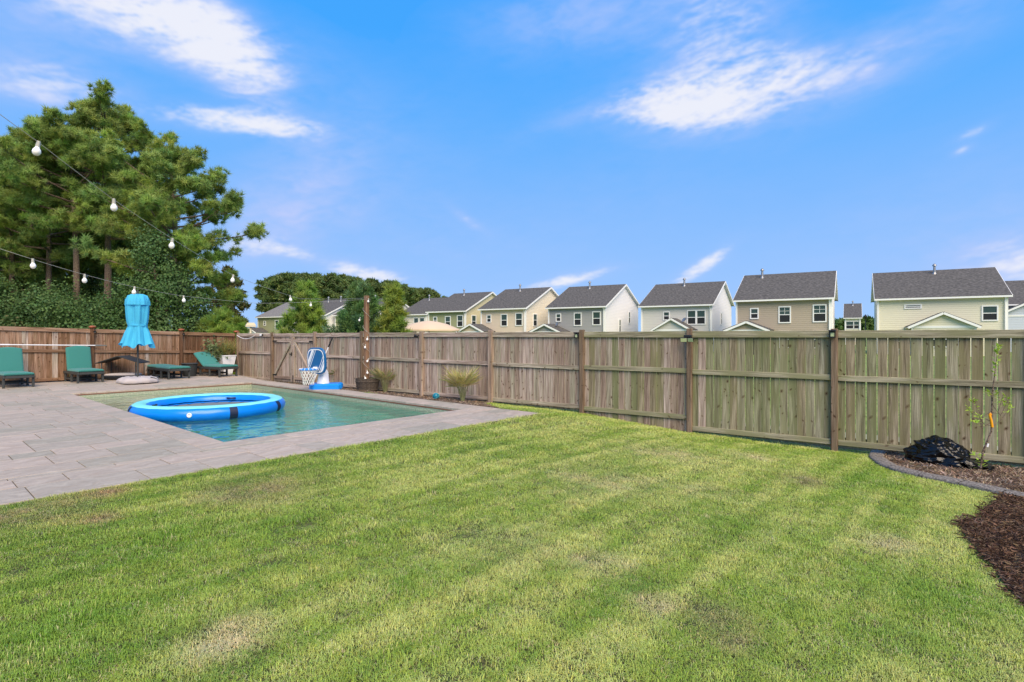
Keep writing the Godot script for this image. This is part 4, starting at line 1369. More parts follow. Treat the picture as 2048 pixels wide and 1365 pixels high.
# ---------- things on the patio ----------
const BACK := 0.07      # level of the patio near the brown fence

func cushion(mb: MB, w: float, l: float, th: float, T: Transform3D, arch := 0.0) -> void:     # a soft pad lying in xz, l along z from 0, thickness upwards; arch rounds its far end
	var rows := []
	var nx := 14
	var prof := [[-0.5, 0.0], [-0.5, 0.25], [-0.49, 0.6], [-0.46, 0.88], [-0.40, 1.0], [-0.2, 1.06], [0.0, 1.08], [0.2, 1.06], [0.40, 1.0], [0.46, 0.88], [0.49, 0.6], [0.5, 0.25], [0.5, 0.0], [0.0, -0.04]]
	var zs := [0.0, 0.0, 0.02, 0.06, 0.2, 0.4, 0.6, 0.8, 0.94, 0.98, 1.0, 1.0]
	var hs := [0.02, 0.55, 0.85, 1.0, 1.02, 1.03, 1.03, 1.02, 1.0, 0.85, 0.55, 0.02]
	for i in zs.size():
		var row := PackedVector3Array()
		for p in prof:
			var z: float = zs[i] * l
			if arch > 0: z -= arch * (p[0] * 2) * (p[0] * 2) * zs[i] * zs[i] * zs[i]
			row.append(T * Vector3(p[0] * w * (0.97 if i == 0 or i == zs.size() - 1 else 1.0), th * (0.5 + (p[1] - 0.5) * hs[i]), z))
		rows.append(row)
	rows.reverse()
	mb.sheet(rows, true)

func lounger(x: float, y: float, tilt: float, label: String, turn := 0.0) -> void:
	var foot := on(x, y, BACK)
	var dir := E.rotated(UP, turn)
	var o := thing("sun_lounger", label, "sun lounger", facing(foot - dir * 0.78, dir), "green cushioned loungers by the brown fence")
	var W := 0.68
	var mb := MB.new()
	for s in [-1, 1]: mb.box(Transform3D(Basis(), Vector3(s * (W / 2 - 0.025), 0.30, 0.0)), Vector3(0.05, 0.075, 1.78), 0.01)
	for z in [-0.87, 0.87]: mb.box(Transform3D(Basis(), Vector3(0, 0.30, z)), Vector3(W - 0.1, 0.07, 0.05), 0.01)
	part(o, "frame", mb.done(), M["dark resin"])
	for s in [-1, 1]:
		for z in [-0.84, -0.36, 0.22, 0.8]:
			mb = MB.new()
			mb.box(Transform3D(Basis(), Vector3(s * (W / 2 - 0.03), 0.132, z)), Vector3(0.055, 0.264, 0.065), 0.01)
			part(o, "leg", mb.done(), M["dark resin"])
		mb = MB.new()
		mb.box(Transform3D(Basis(), Vector3(s * (W / 2 - 0.03), 0.11, -0.28)), Vector3(0.03, 0.045, 1.05), 0.006)
		part(o, "stretcher", mb.done(), M["dark resin"])
	mb = MB.new()
	for z in [-0.36, 0.22]: mb.box(Transform3D(Basis(), Vector3(0, 0.11, z)), Vector3(W - 0.12, 0.05, 0.03), 0.006)
	part(o, "cross_bar", mb.done(), M["dark resin"])
	for i in 10:
		mb = MB.new()
		mb.box(Transform3D(Basis(), Vector3(0, 0.33, -0.14 + i * 0.108)), Vector3(W - 0.11, 0.018, 0.085), 0.004)
		part(o, "slat", mb.done(), M["dark resin"])
	var hz := -0.2
	var bt := Transform3D(Basis(Vector3.RIGHT, tilt) , Vector3(0, 0.345, hz)) * Transform3D(Basis(UP, PI), Vector3.ZERO)    # local z runs up the back
	mb = MB.new()
	for s in [-1, 1]: mb.box(bt * Transform3D(Basis(), Vector3(s * 0.26, -0.01, 0.36)), Vector3(0.04, 0.03, 0.74), 0.006)
	for i in 7: mb.box(bt * Transform3D(Basis(), Vector3(0, -0.012, 0.06 + i * 0.11)), Vector3(0.6, 0.016, 0.085), 0.004)
	if tilt > 0.15:
		var tip := bt * Vector3(0, -0.03, 0.5)
		for s in [-0.25, 0.25]: mb.bar(Vector3(s, tip.y, tip.z), Vector3(s, 0.3, tip.z - 0.12), 0.03, 0.03)
	part(o, "back_frame", mb.done(), M["dark resin"])
	mb = MB.new()
	cushion(mb, 0.64, 1.1, 0.075, Transform3D(Basis(), Vector3(0, 0.342, hz)))
	part(o, "seat_cushion", mb.done(), M["cushion"])
	mb = MB.new()
	cushion(mb, 0.64, 0.76, 0.075, bt * Transform3D(Basis(), Vector3(0, 0.004, 0.015)), 0.05)
	part(o, "back_cushion", mb.done(), M["cushion"])

func build_loungers() -> void:
	lounger(36, 776, 1.28, "green lounger with upright back, under the end of the white pole")
	lounger(180, 766.5, 1.33, "green lounger with upright back beside the canopied pet bed")
	lounger(357, 758.5, 0.02, "green lounger laid flat beside the dark wicker table")
	lounger(455, 754, 0.62, "green lounger with half-reclined back before the white planter", 0.1)
	# umbrella
	var o := thing("patio_umbrella", "closed turquoise patio umbrella tied round the middle", "umbrella", Transform3D(Basis(), on(275, 752, 0.27) - UP * 0.2))
	var mb := MB.new()
	mb.tube([Vector3(0, 0.02, 0), Vector3(0, 2.85, 0)], [0.03, 0.026], 10)
	part(o, "pole", mb.done(), M["dark resin"])
	var d := 1100.0 * (H - 0.27) / 80.0
	var top := (HY - 590) * d / F + H - BACK
	var bot := (HY - 692) * d / F + H - BACK
	var rows := []
	var hh := top - bot - 0.14
	for i in 15:
		var f := i / 14.0
		var y := bot + hh * f
		var base := 0.0
		if f < 0.42: base = lerpf(0.60, 0.35, pow(f / 0.42, 0.8))
		else: base = lerpf(0.35, 0.42, sin((f - 0.42) / 0.58 * PI * 0.6))
		var row := PackedVector3Array()
		for k in 64:
			var a := -TAU * k / 64
			var fold := 0.13 * sin(a * 8 + 1.5 * sin(a * 2 + f * 1.5)) + 0.06 * sin(a * 15 + f * 3) + 0.05 * sin(a * 3 + 1.0)
			fold *= (1.15 if f < 0.35 else 0.75)
			if absf(f - 0.43) < 0.04: fold *= 0.45
			var r := base * 0.66 * (1 + fold * 1.25)
			row.append(Vector3(cos(a) * r, y + (0.05 * sin(a * 8 + 0.6) + 0.04 * sin(a * 3) if i == 0 else 0.0), sin(a) * r))
		rows.append(row)
	mb = MB.new()
	mb.sheet(rows, true)
	part(o, "canopy", mb.done(), M["umbrella cloth"])
	mb = MB.new()
	rows = []
	for k in [[0.44, -0.2], [0.43, -0.08], [0.40, 0.0], [0.34, 0.09], [0.2, 0.14], [0.02, 0.15]]:
		var row := PackedVector3Array()
		for j in 64:
			var a := -TAU * j / 64
			var lobe := 1.0 + 0.10 * absf(sin(a * 4)) + 0.05 * sin(a * 17)
			row.append(Vector3(cos(a) * k[0] * 0.68 * lobe, bot + hh + k[1] * 0.9 + 0.035 * absf(sin(a * 4)) * (1 if k[1] > 0 else 0), sin(a) * k[0] * 0.68 * lobe))
		rows.append(row)
	mb.sheet(rows, true)
	part(o, "vent_top", mb.done(), M["umbrella cloth"])
	mb = MB.new()
	rows = []
	for y in [-0.03, 0.03]:
		var row := PackedVector3Array()
		for j in 48:
			var a := -TAU * j / 48
			var r := 0.25 * (1 + 0.02 * sin(a * 8))
			row.append(Vector3(cos(a) * r, bot + hh * 0.43 + y + 0.03 * sin(a), sin(a) * r))
		rows.append(row)
	mb.sheet(rows, true)
	part(o, "tie_strap", mb.done(), M["umbrella cloth"])
	# weight bag
	var wb := thing("weight_bag", "grey fabric weight bag round the umbrella foot", "weight bag", Transform3D(Basis(UP, 0.3).scaled(Vector3(0.8, 0.85, 0.8)), o.position))
	mb = MB.new()
	rows = []
	for k in [[0.10, 0.20], [0.3, 0.2], [0.5, 0.19], [0.6, 0.16], [0.665, 0.1], [0.68, 0.05], [0.66, 0.0]]:
		var row := PackedVector3Array()
		for j in 40:
			var a := -TAU * j / 40
			var q := 1 + 0.06 * sin(a * 4 + 0.8) + 0.03 * sin(a * 11 + k[0] * 9) + 0.02 * sin(a * 23)
			row.append(Vector3(cos(a) * k[0] * q, maxf(k[1] + 0.02 * sin(a * 7 + k[0] * 14) * (1 if k[1] > 0.02 else 0), 0.0), sin(a) * k[0] * q))
		rows.append(row)
	rows.reverse()
	mb.sheet(rows, true)
	part(wb, "cover", mb.done(), M["weight bag"])
	mb = MB.new()
	for j in 2: mb.tube([Vector3(0.5, 0.19, 0.25 * (j * 2 - 1)), Vector3(0.63, 0.15, 0.2 * (j * 2 - 1)), Vector3(0.69, 0.09, 0.1 * (j * 2 - 1))], [0.015], 6)
	part(wb, "strap", mb.done(), M["dark resin"])
	# pet bed with a canopy
	var pb := thing("pet_bed", "raised grey pet bed under a dark peaked canopy", "pet bed", facing(on(246, 760, BACK), E.rotated(UP, -0.75)).scaled_local(Vector3(0.68, 0.77, 0.68)))
	mb = MB.new()
	for x in [-0.72, 0.72]:
		for z in [-0.42, 0.42]: mb.tube([Vector3(x, 0, z), Vector3(x, 0.74, z)], [0.02], 6)
	part(pb, "post", mb.done(), M["dark resin"])
	mb = MB.new()
	mb.box(Transform3D(Basis(), Vector3(0, 0.12, 0)), Vector3(1.46, 0.14, 0.86), 0.03)
	part(pb, "base", mb.done(), M["black plastic"])
	mb = MB.new()
	cushion(mb, 1.3, 0.76, 0.09, Transform3D(Basis(), Vector3(0, 0.185, -0.38)))
	part(pb, "mattress", mb.done(), M["weight bag"])
	for s in [-1.0, 1.0]:
		mb = MB.new()
		mb.quad(Vector3(s * 0.94, 0.73, 0.52), Vector3(0, 1.02, 0.52), Vector3(0, 1.02, -0.52), Vector3(s * 0.94, 0.73, -0.52))
		mb.quad(Vector3(s * 0.94, 0.715, -0.52), Vector3(0, 1.005, -0.52), Vector3(0, 1.005, 0.52), Vector3(s * 0.94, 0.715, 0.52))
		mb.bar(Vector3(s * 0.94, 0.72, 0.52), Vector3(0, 1.01, 0.52), 0.03, 0.03)
		mb.bar(Vector3(s * 0.94, 0.72, -0.52), Vector3(0, 1.01, -0.52), 0.03, 0.03)
		mb.bar(Vector3(s * 0.94, 0.72, -0.52), Vector3(s * 0.94, 0.72, 0.52), 0.025, 0.025)
		part(pb, "canopy", mb.done(), M["wicker"])
	# wicker table
	var ta := thing("side_table", "dark wicker drum side table between two loungers", "side table", Transform3D(Basis(UP, 0.4), on(379, 753.5, BACK) - N * 0.0))
	mb = MB.new()
	var prof := [Vector2(0.001, 0.0), Vector2(0.2, 0.0)]
	for i in 22: prof.append(Vector2(lerpf(0.205, 0.245, i / 21.0) + 0.004 * (i % 2), 0.02 + 0.42 * i / 21.0))
	mb.lathe(prof, 20)
	part(ta, "body", mb.done(), M["wicker"])
	mb = MB.new()
	mb.lathe([Vector2(0.001, 0.44), Vector2(0.265, 0.44), Vector2(0.27, 0.455), Vector2(0.262, 0.47), Vector2(0.001, 0.472)], 24)
	part(ta, "top", mb.done(), M["dark resin"])
	# planter with grasses
	var pl := thing("planter", "tall white tapered square planter in the fence corner", "planter", facing(on(457, 749, BACK), E))
	pl.position += -E * 0.2
	mb = MB.new()
	rows = []
	for k in [[0.001, 0.0], [0.15, 0.0], [0.16, 0.03], [0.25, 0.66], [0.262, 0.68], [0.262, 0.71], [0.235, 0.71], [0.225, 0.6]]:
		var row := PackedVector3Array()
		for i in 4:
			var a := -(PI / 4 + PI / 2 * i)
			row.append(Vector3(cos(a), 0, sin(a)) * k[0] * 1.414 + UP * k[1])
		rows.append(row)
	for i in rows.size() - 1:
		for j in 4: mb.quad(rows[i][j], rows[i][(j + 1) % 4], rows[i + 1][(j + 1) % 4], rows[i + 1][j])
	part(pl, "pot", mb.done(), M["white plastic"])
	mb = MB.new()
	mb.box(Transform3D(Basis(), Vector3(0, 0.61, 0)), Vector3(0.44, 0.02, 0.44))
	part(pl, "soil", mb.done(), M["dark mulch"])
	var gp := thing("ornamental_grass", "golden green fountain grass growing in the white planter", "plant", Transform3D(Basis(), pl.position + UP * 0.62 + Vector3(0.05, 0, 0)))
	mb = MB.new()
	mb.tinted = true
	for i in 620:
		var an := rr(0, TAU)
		mb.tint = tint([Color(0.46, 0.38, 0.12), Color(0.22, 0.28, 0.07), Color(0.52, 0.40, 0.18), Color(0.32, 0.33, 0.09)][rng.randi() % 4], 0.2)
		blade(mb, Vector3(rr(-0.1, 0.1), 0, rr(-0.1, 0.1)), Vector3(cos(an), 0, sin(an)), rr(0.5, 0.95), rr(0.1, 0.6), rr(0.1, 0.9), 0.018)
	part(gp, "blades", mb.done(), M["leaves"])
	var sg := thing("small_shrub", "sparse green shrub beside the fountain grass", "plant", Transform3D(Basis(), pl.position + UP * 0.58 - N * 0.32 - E * 0.12))
	leafy(sg, [[Vector3(0, 0.3, 0), Vector3(0.32, 0.28, 0.3)]], Color(0.16, 0.21, 0.09), 180, false)
	# white pole resting along the brown fence on two hooks
	var wp := thing("pool_pole", "long white telescopic pool pole hung along the brown fence", "pole")
	var p0 := Lf(4.5, -0.12, 1.185)
	var p1 := Lf(9.4, -0.12, 1.3)
	mb = MB.new()
	mb.tube([p0, p0.lerp(p1, 0.45), p0.lerp(p1, 0.451), p1], [0.016, 0.016, 0.022, 0.022], 8)
	part(wp, "tube", mb.done(), M["white plastic"])
	mb = MB.new()
	mb.tube([p0 + (p0 - p1).normalized() * 0.16, p0, p0 + (p1 - p0).normalized() * 0.15], [0.012, 0.026, 0.026], 8)
	part(wp, "grip", mb.done(), M["grey mesh"])
	mb = MB.new()
	for f in [0.06, 0.55]: mb.bar(p0.lerp(p1, f) - UP * 0.03, p0.lerp(p1, f) - UP * 0.03 - E * 0.15, 0.03, 0.03)
	part(wp, "hook", mb.done(), M["black plastic"])

func blade(mb: MB, p: Vector3, out: Vector3, l: float, spread: float, droop: float, w: float) -> void:       # an arching blade
	var s := Vector3(-out.z, 0, out.x) * w / 2
	var prev := p
	var n := 4
	for i in n:
		var f := (i + 1.0) / n
		var q := p + out * l * spread * f + UP * l * (f - droop * f * f * f * 0.75) * sqrt(maxf(1 - spread * spread * 0.6, 0.2)) + out * l * droop * 0.3 * f * f
		var k0 := 1.0 - 0.85 * float(i) / n
		var k1 := 1.0 - 0.85 * f
		var nn := s.cross(q - prev).normalized()
		mb.tri(prev - s * k0, prev + s * k0, q + s * k1, nn, nn, nn)
		mb.tri(prev - s * k0, q + s * k1, q - s * k1, nn, nn, nn)
		prev = q

# ---------- things in and by the pool ----------
func build_pool_things() -> void:
	var cy := WATER
	var dz := 12.0
	var c := Vector3(at(422, HY, dz).x, cy, -dz)
	var o := thing("water_trampoline", "large blue inflatable ring float with mint top and grey mesh", "pool float", Transform3D(Basis(UP, 0.4), c))
	var Rr := 1.31
	var tw := 0.19
	var th := 0.16
	var make := func(a0: float, a1: float, n: int, grow: float) -> ArrayMesh:
		var mb := MB.new()
		var rows := []
		for i in n + 1:
			var a := lerpf(a0, a1, float(i) / n)
			var row := PackedVector3Array()
			for k in 96:
				var t := -TAU * k / 96
				var r: float = Rr + (tw + grow) * cos(a)
				row.append(Vector3(cos(t) * r, 0.11 + (th + grow) * sin(a) + 0.004 * sin(t * 24) * cos(a), sin(t) * r))
			rows.append(row)
		mb.sheet(rows, true)
		return mb.done()
	part(o, "tube", make.call(-PI * 0.98, PI * 0.98, 40, 0.0), M["ring blue"])
	part(o, "top_band", make.call(PI * 0.28, PI * 0.72, 10, 0.003), M["ring mint"])
	var mb := MB.new()
	mb.lathe([Vector2(Rr - tw + 0.02, 0.075), Vector2(0.85, 0.06), Vector2(0.4, 0.05), Vector2(0.001, 0.048)], 48)
	part(o, "mesh_bed", mb.done(), M["grey mesh"])
	mb = MB.new()
	for k in 24:
		var t := TAU * k / 24
		mb.box(Transform3D(Basis(UP, -t), Vector3(cos(t) * (Rr - tw - 0.02), 0.09, sin(t) * (Rr - tw - 0.02))), Vector3(0.1, 0.02, 0.06), 0.004)
	part(o, "lacing", mb.done(), M["ring blue"])
	for t in [0.42, 1.2, 2.8, 4.0, 5.5]:
		mb = MB.new()
		var rows := []
		for i in 7:
			var a := lerpf(-0.75, 0.75, i / 6.0) + 0.05
			var row := PackedVector3Array()
			for k in 3:
				var tt: float = t - (k - 1) * 0.05
				var r := Rr + (tw + 0.006) * cos(a)
				row.append(Vector3(cos(tt) * r, 0.11 + (th + 0.006) * sin(a), sin(tt) * r))
			rows.append(row)
		mb.sheet(rows)
		part(o, "patch", mb.done(), M["navy"])
	for t in [3.3, 5.0, 6.5]:
		mb = MB.new()
		var q := []
		for i in 7:
			var tt: float = t + (i - 3) * 0.03
			var r := Rr - tw - 0.01 - 0.05 * sin(PI * i / 6.0)
			q.append(Vector3(cos(tt) * r, 0.17, sin(tt) * r))
		mb.tube(q, [0.018], 6)
		part(o, "handle", mb.done(), M["black plastic"])
	mb = MB.new()
	for t in [1.72]:
		var T := Transform3D(Basis(UP, -t - 0.0) * Basis(Vector3(0, 0, 1), -PI / 2), Vector3(cos(t) * (Rr + tw - 0.02), 0.12, sin(t) * (Rr + tw - 0.02)))
		mb.lathe([Vector2(0.045, 0.0), Vector2(0.048, 0.022), Vector2(0.034, 0.03), Vector2(0.028, 0.03), Vector2(0.024, 0.022), Vector2(0.001, 0.022)], 16, T)
	part(o, "valve", mb.done(), M["white plastic"])
	# pool basketball hoop: faces the pool
	var base := on(642, 778, 0.0)
	var dir := Vector3(-0.5, 0, 0.866)
	var h := thing("basketball_hoop", "poolside basketball hoop with blue backboard and white net", "basketball hoop", facing(base + N * 0.06, dir))
	mb = MB.new()
	var outl := PackedVector2Array([Vector2(-0.17, -0.42), Vector2(0.17, -0.42), Vector2(0.33, -0.3), Vector2(0.30, 0.1), Vector2(0.33, 0.38), Vector2(0.24, 0.46), Vector2(0.1, 0.4), Vector2(-0.1, 0.4), Vector2(-0.24, 0.46), Vector2(-0.33, 0.38), Vector2(-0.30, 0.1), Vector2(-0.33, -0.3)])
	mb.prism(outl, Transform3D(Basis(Vector3(0, 0, 1), Vector3(1, 0, 0), UP), Vector3(0, 0.002, 0)), 0.15, 0.04)
	part(h, "base", mb.done(), M["blue plastic"], Transform3D(Basis(UP, 0.75), Vector3(0.05, 0, -0.05)))
	mb = MB.new()
	var rows := []
	for k in [[0.10, 0.0, 0.17, 0.15], [0.22, -0.01, 0.15, 0.13], [0.34, -0.02, 0.135, 0.11], [0.45, -0.02, 0.13, 0.105], [0.53, 0.02, 0.13, 0.1], [0.59, 0.11, 0.115, 0.1], [0.62, 0.2, 0.1, 0.08]]:
		var row := PackedVector3Array()
		for j in 16:
			var a := -TAU * j / 16
			var ex := signf(cos(a)) * pow(absf(cos(a)), 0.6)
			var ez := signf(sin(a)) * pow(absf(sin(a)), 0.6)
			row.append(Vector3(ex * k[2], k[0], k[1] + ez * k[3]))
		rows.append(row)
	mb.sheet(rows, true)
	part(h, "stem", mb.done(), M["white plastic"])
	var bt := Transform3D(Basis(Vector3.RIGHT, 0.06), Vector3(0, 0.80, 0.2))
	var shape := func(g: float) -> PackedVector2Array:
		var pts := PackedVector2Array()
		for j in 48:
			var a := TAU * j / 48
			var x := signf(cos(a)) * pow(absf(cos(a)), 0.55) * (0.37 + 0.025 * sin(a))
			var y := signf(sin(a)) * pow(absf(sin(a)), 0.62) * 0.37
			pts.append(Vector2(x * (1 - 0.06 * sin(a)), y) * g)
		return pts
	mb = MB.new()
	mb.prism(shape.call(1.0), bt, 0.05, 0.012)
	var bb := part(h, "backboard", mb.done(), M["board blue"])
	mb = MB.new()
	var outer: PackedVector2Array = shape.call(0.9)
	var inner: PackedVector2Array = shape.call(0.83)
	for j in 48:
		var k := (j + 1) % 48
		mb.quad(bt * Vector3(outer[j].x, outer[j].y, 0.056), bt * Vector3(outer[k].x, outer[k].y, 0.056), bt * Vector3(inner[k].x, inner[k].y, 0.056), bt * Vector3(inner[j].x, inner[j].y, 0.056))
	for st in [[-0.28, 0.035], [-0.215, 0.012], [-0.15, 0.008], [0.23, 0.008], [0.30, 0.012], [0.37, 0.03]]:
		var q := PackedVector2Array([Vector2(st[0] - 0.25 - st[1], -0.45), Vector2(st[0] - 0.25 + st[1], -0.45), Vector2(st[0] + 0.25 + st[1], 0.45), Vector2(st[0] + 0.25 - st[1], 0.45)])
		for cut in Geometry2D.intersect_polygons(q, inner):
			mb.prism(cut, bt * Transform3D(Basis(), Vector3(0, 0, 0.05)), 0.005)
	part(bb, "stripes", mb.done(), M["white plastic"])
	var hc := Vector3(0, 0.57, 0.5)
	mb = MB.new()
	var q := []
	for j in 29: q.append(hc + Vector3(cos(TAU * j / 28), 0, sin(TAU * j / 28)) * 0.225)
	mb.tube(q, [0.024], 8, false)
	part(h, "rim", mb.done(), M["blue plastic"])
	mb = MB.new()
	for j in 14:
		var a := TAU * (j + 0.5) / 14
		var r := Vector3(cos(a), 0, sin(a))
		var loop := []
		for i in 9: loop.append(hc + r * (0.225 + 0.028 * cos(TAU * i / 8)) + UP * 0.028 * sin(TAU * i / 8))
		mb.tube(loop, [0.007], 5, false)
	for lev in 5:
		for j in 14:
			var a0 := TAU * (j + 0.5 * (lev % 2)) / 14
			for sg in [-0.5, 0.5]:
				var a1: float = a0 + TAU * sg / 14
				var r0: float = [0.225, 0.2, 0.175, 0.155, 0.145][lev]
				var r1: float = [0.2, 0.175, 0.155, 0.145, 0.142][lev]
				mb.tube([hc + Vector3(cos(a0) * r0, -0.08 * lev - 0.02, sin(a0) * r0), hc + Vector3(cos(a1) * r1, -0.08 * (lev + 1) - 0.02, sin(a1) * r1)], [0.007], 4, false)
	part(h, "net", mb.done(), M["net white"])
	mb = MB.new()
	mb.box(Transform3D(Basis(), Vector3(0, 0.57, 0.27)), Vector3(0.14, 0.12, 0.09), 0.02)
	part(h, "bracket", mb.done(), M["white plastic"])

# ---------- beds, plants and odd things along the fence ----------
func palmetto(x: float, y: float, hgt: float, n: int, label: String, base: Color) -> void:
	var p := on(x, y, -0.1)
	p.y = ground_y(p)
	var o := thing("palmetto", label, "palm plant", Transform3D(Basis(UP, rr(0, TAU)), p), "small palms in the bed along the fence")
	var stems := MB.new()
	var fans := MB.new()
	fans.tinted = true
	for k in n:
		var an := k * 2.4 + rr(-0.3, 0.3)
		var out := Vector3(cos(an), 0, sin(an))
		var sp := rr(0.1, 0.6)
		var l := hgt * rr(0.45, 0.68)
		var tip := out * l * sp + UP * l * sqrt(1 - sp * sp * 0.7)
		stems.tube([out * 0.03, tip * 0.5 + UP * 0.04, tip], [0.014, 0.01, 0.006], 5, false)
		var f := (out * (0.35 + sp) + UP * (1.2 - sp)).normalized()
		var sd := f.cross(UP).normalized()
		for j in 21:
			var a := lerpf(-1.35, 1.35, j / 20.0)
			var d := (f * cos(a) + sd * sin(a)).normalized()
			fans.tint = tint(base if rng.randf() < 0.75 else Color(0.55, 0.45, 0.24), 0.2)
			var fl := hgt * rr(0.42, 0.66) * (0.7 + 0.3 * cos(a))
			var w := f.cross(sd).cross(d).normalized() * 0.005
			var m1 := tip + d * fl * 0.5
			var m2 := tip + d * fl - UP * fl * rr(-0.05, 0.15)
			var nn := f.cross(sd).normalized()
			fans.leaf(tip, m1 + w, m2, UP + rv() * 0.1)
			fans.leaf(tip, m2, m1 - w, UP + rv() * 0.1)
	part(o, "stems", stems.done(), M["leaves"]).material_override = M["palm stem"]
	part(o, "fronds", fans.done(), M["leaves"])

func mulch(poly: Array, called: String, label: String, m: Material, lift: float, chips: Array, n: int) -> void:     # poly: photo pixels on the lawn, or world points
	var flat := PackedVector2Array()
	for p in poly:
		var w: Vector3 = p if p is Vector3 else ground_at(p[0], p[1])
		flat.append(Vector2(w.x, w.z))
	var o := thing(called, label, "", Transform3D())
	o.set_meta("kind", "structure")
	var box := Rect2(flat[0], Vector2.ZERO)
	for p in flat: box = box.expand(p)
	var mb := MB.new()
	var st := 0.14
	var x := box.position.x
	while x < box.end.x:
		var z := box.position.y
		while z < box.end.y:
			var cell := PackedVector2Array([Vector2(x, z), Vector2(x + st, z), Vector2(x + st, z + st), Vector2(x, z + st)])
			for k in Geometry2D.intersect_polygons(cell, flat):
				var idx := Geometry2D.triangulate_polygon(k)
				for i in range(0, idx.size(), 3):
					var q := []
					for j in 3:
						var w := Vector3(k[idx[i + j]].x, 0, k[idx[i + j]].y)
						w.y = ground_y(w) + lift + 0.02 * nz.get_noise_2d(w.x * 4, w.z * 4)
						q.append(w)
					if (q[1] - q[0]).cross(q[2] - q[0]).y < 0: q.reverse()
					var nn: Vector3 = (q[1] - q[0]).cross(q[2] - q[0]).normalized()
					mb.tri(q[0], q[1], q[2], nn, nn, nn)
			z += st
		x += st
	part(o, "bed_surface", mb.done(), m)
	var chip := MB.new()
	for i in 7:
		var p := Vector3(rr(-0.05, 0.05), rr(0, 0.012), rr(-0.05, 0.05))
		var d := Vector3(rr(-1, 1), rr(-0.3, 0.4), rr(-1, 1)).normalized()
		chip.bar(p, p + d * rr(0.015, 0.055), rr(0.003, 0.008), 0.003, rv().normalized())
	var where := []
	var cols := []
	for i in n:
		var p := Vector2(rr(box.position.x, box.end.x), rr(box.position.y, box.end.y))
		if not Geometry2D.is_point_in_polygon(p, flat): continue
		var w := Vector3(p.x, 0, p.y)
		w.y = ground_y(w) + lift + 0.006
		where.append(Transform3D(Basis(UP, rr(0, TAU)).scaled(Vector3.ONE * rr(0.7, 1.3)), w))
		cols.append(tint(chips[rng.randi() % chips.size()], 0.3))
	swarm(o, "mulch_chips", chip.done(), M["chips"], where, cols).set_meta("kind", "stuff")
	beds.append(flat)

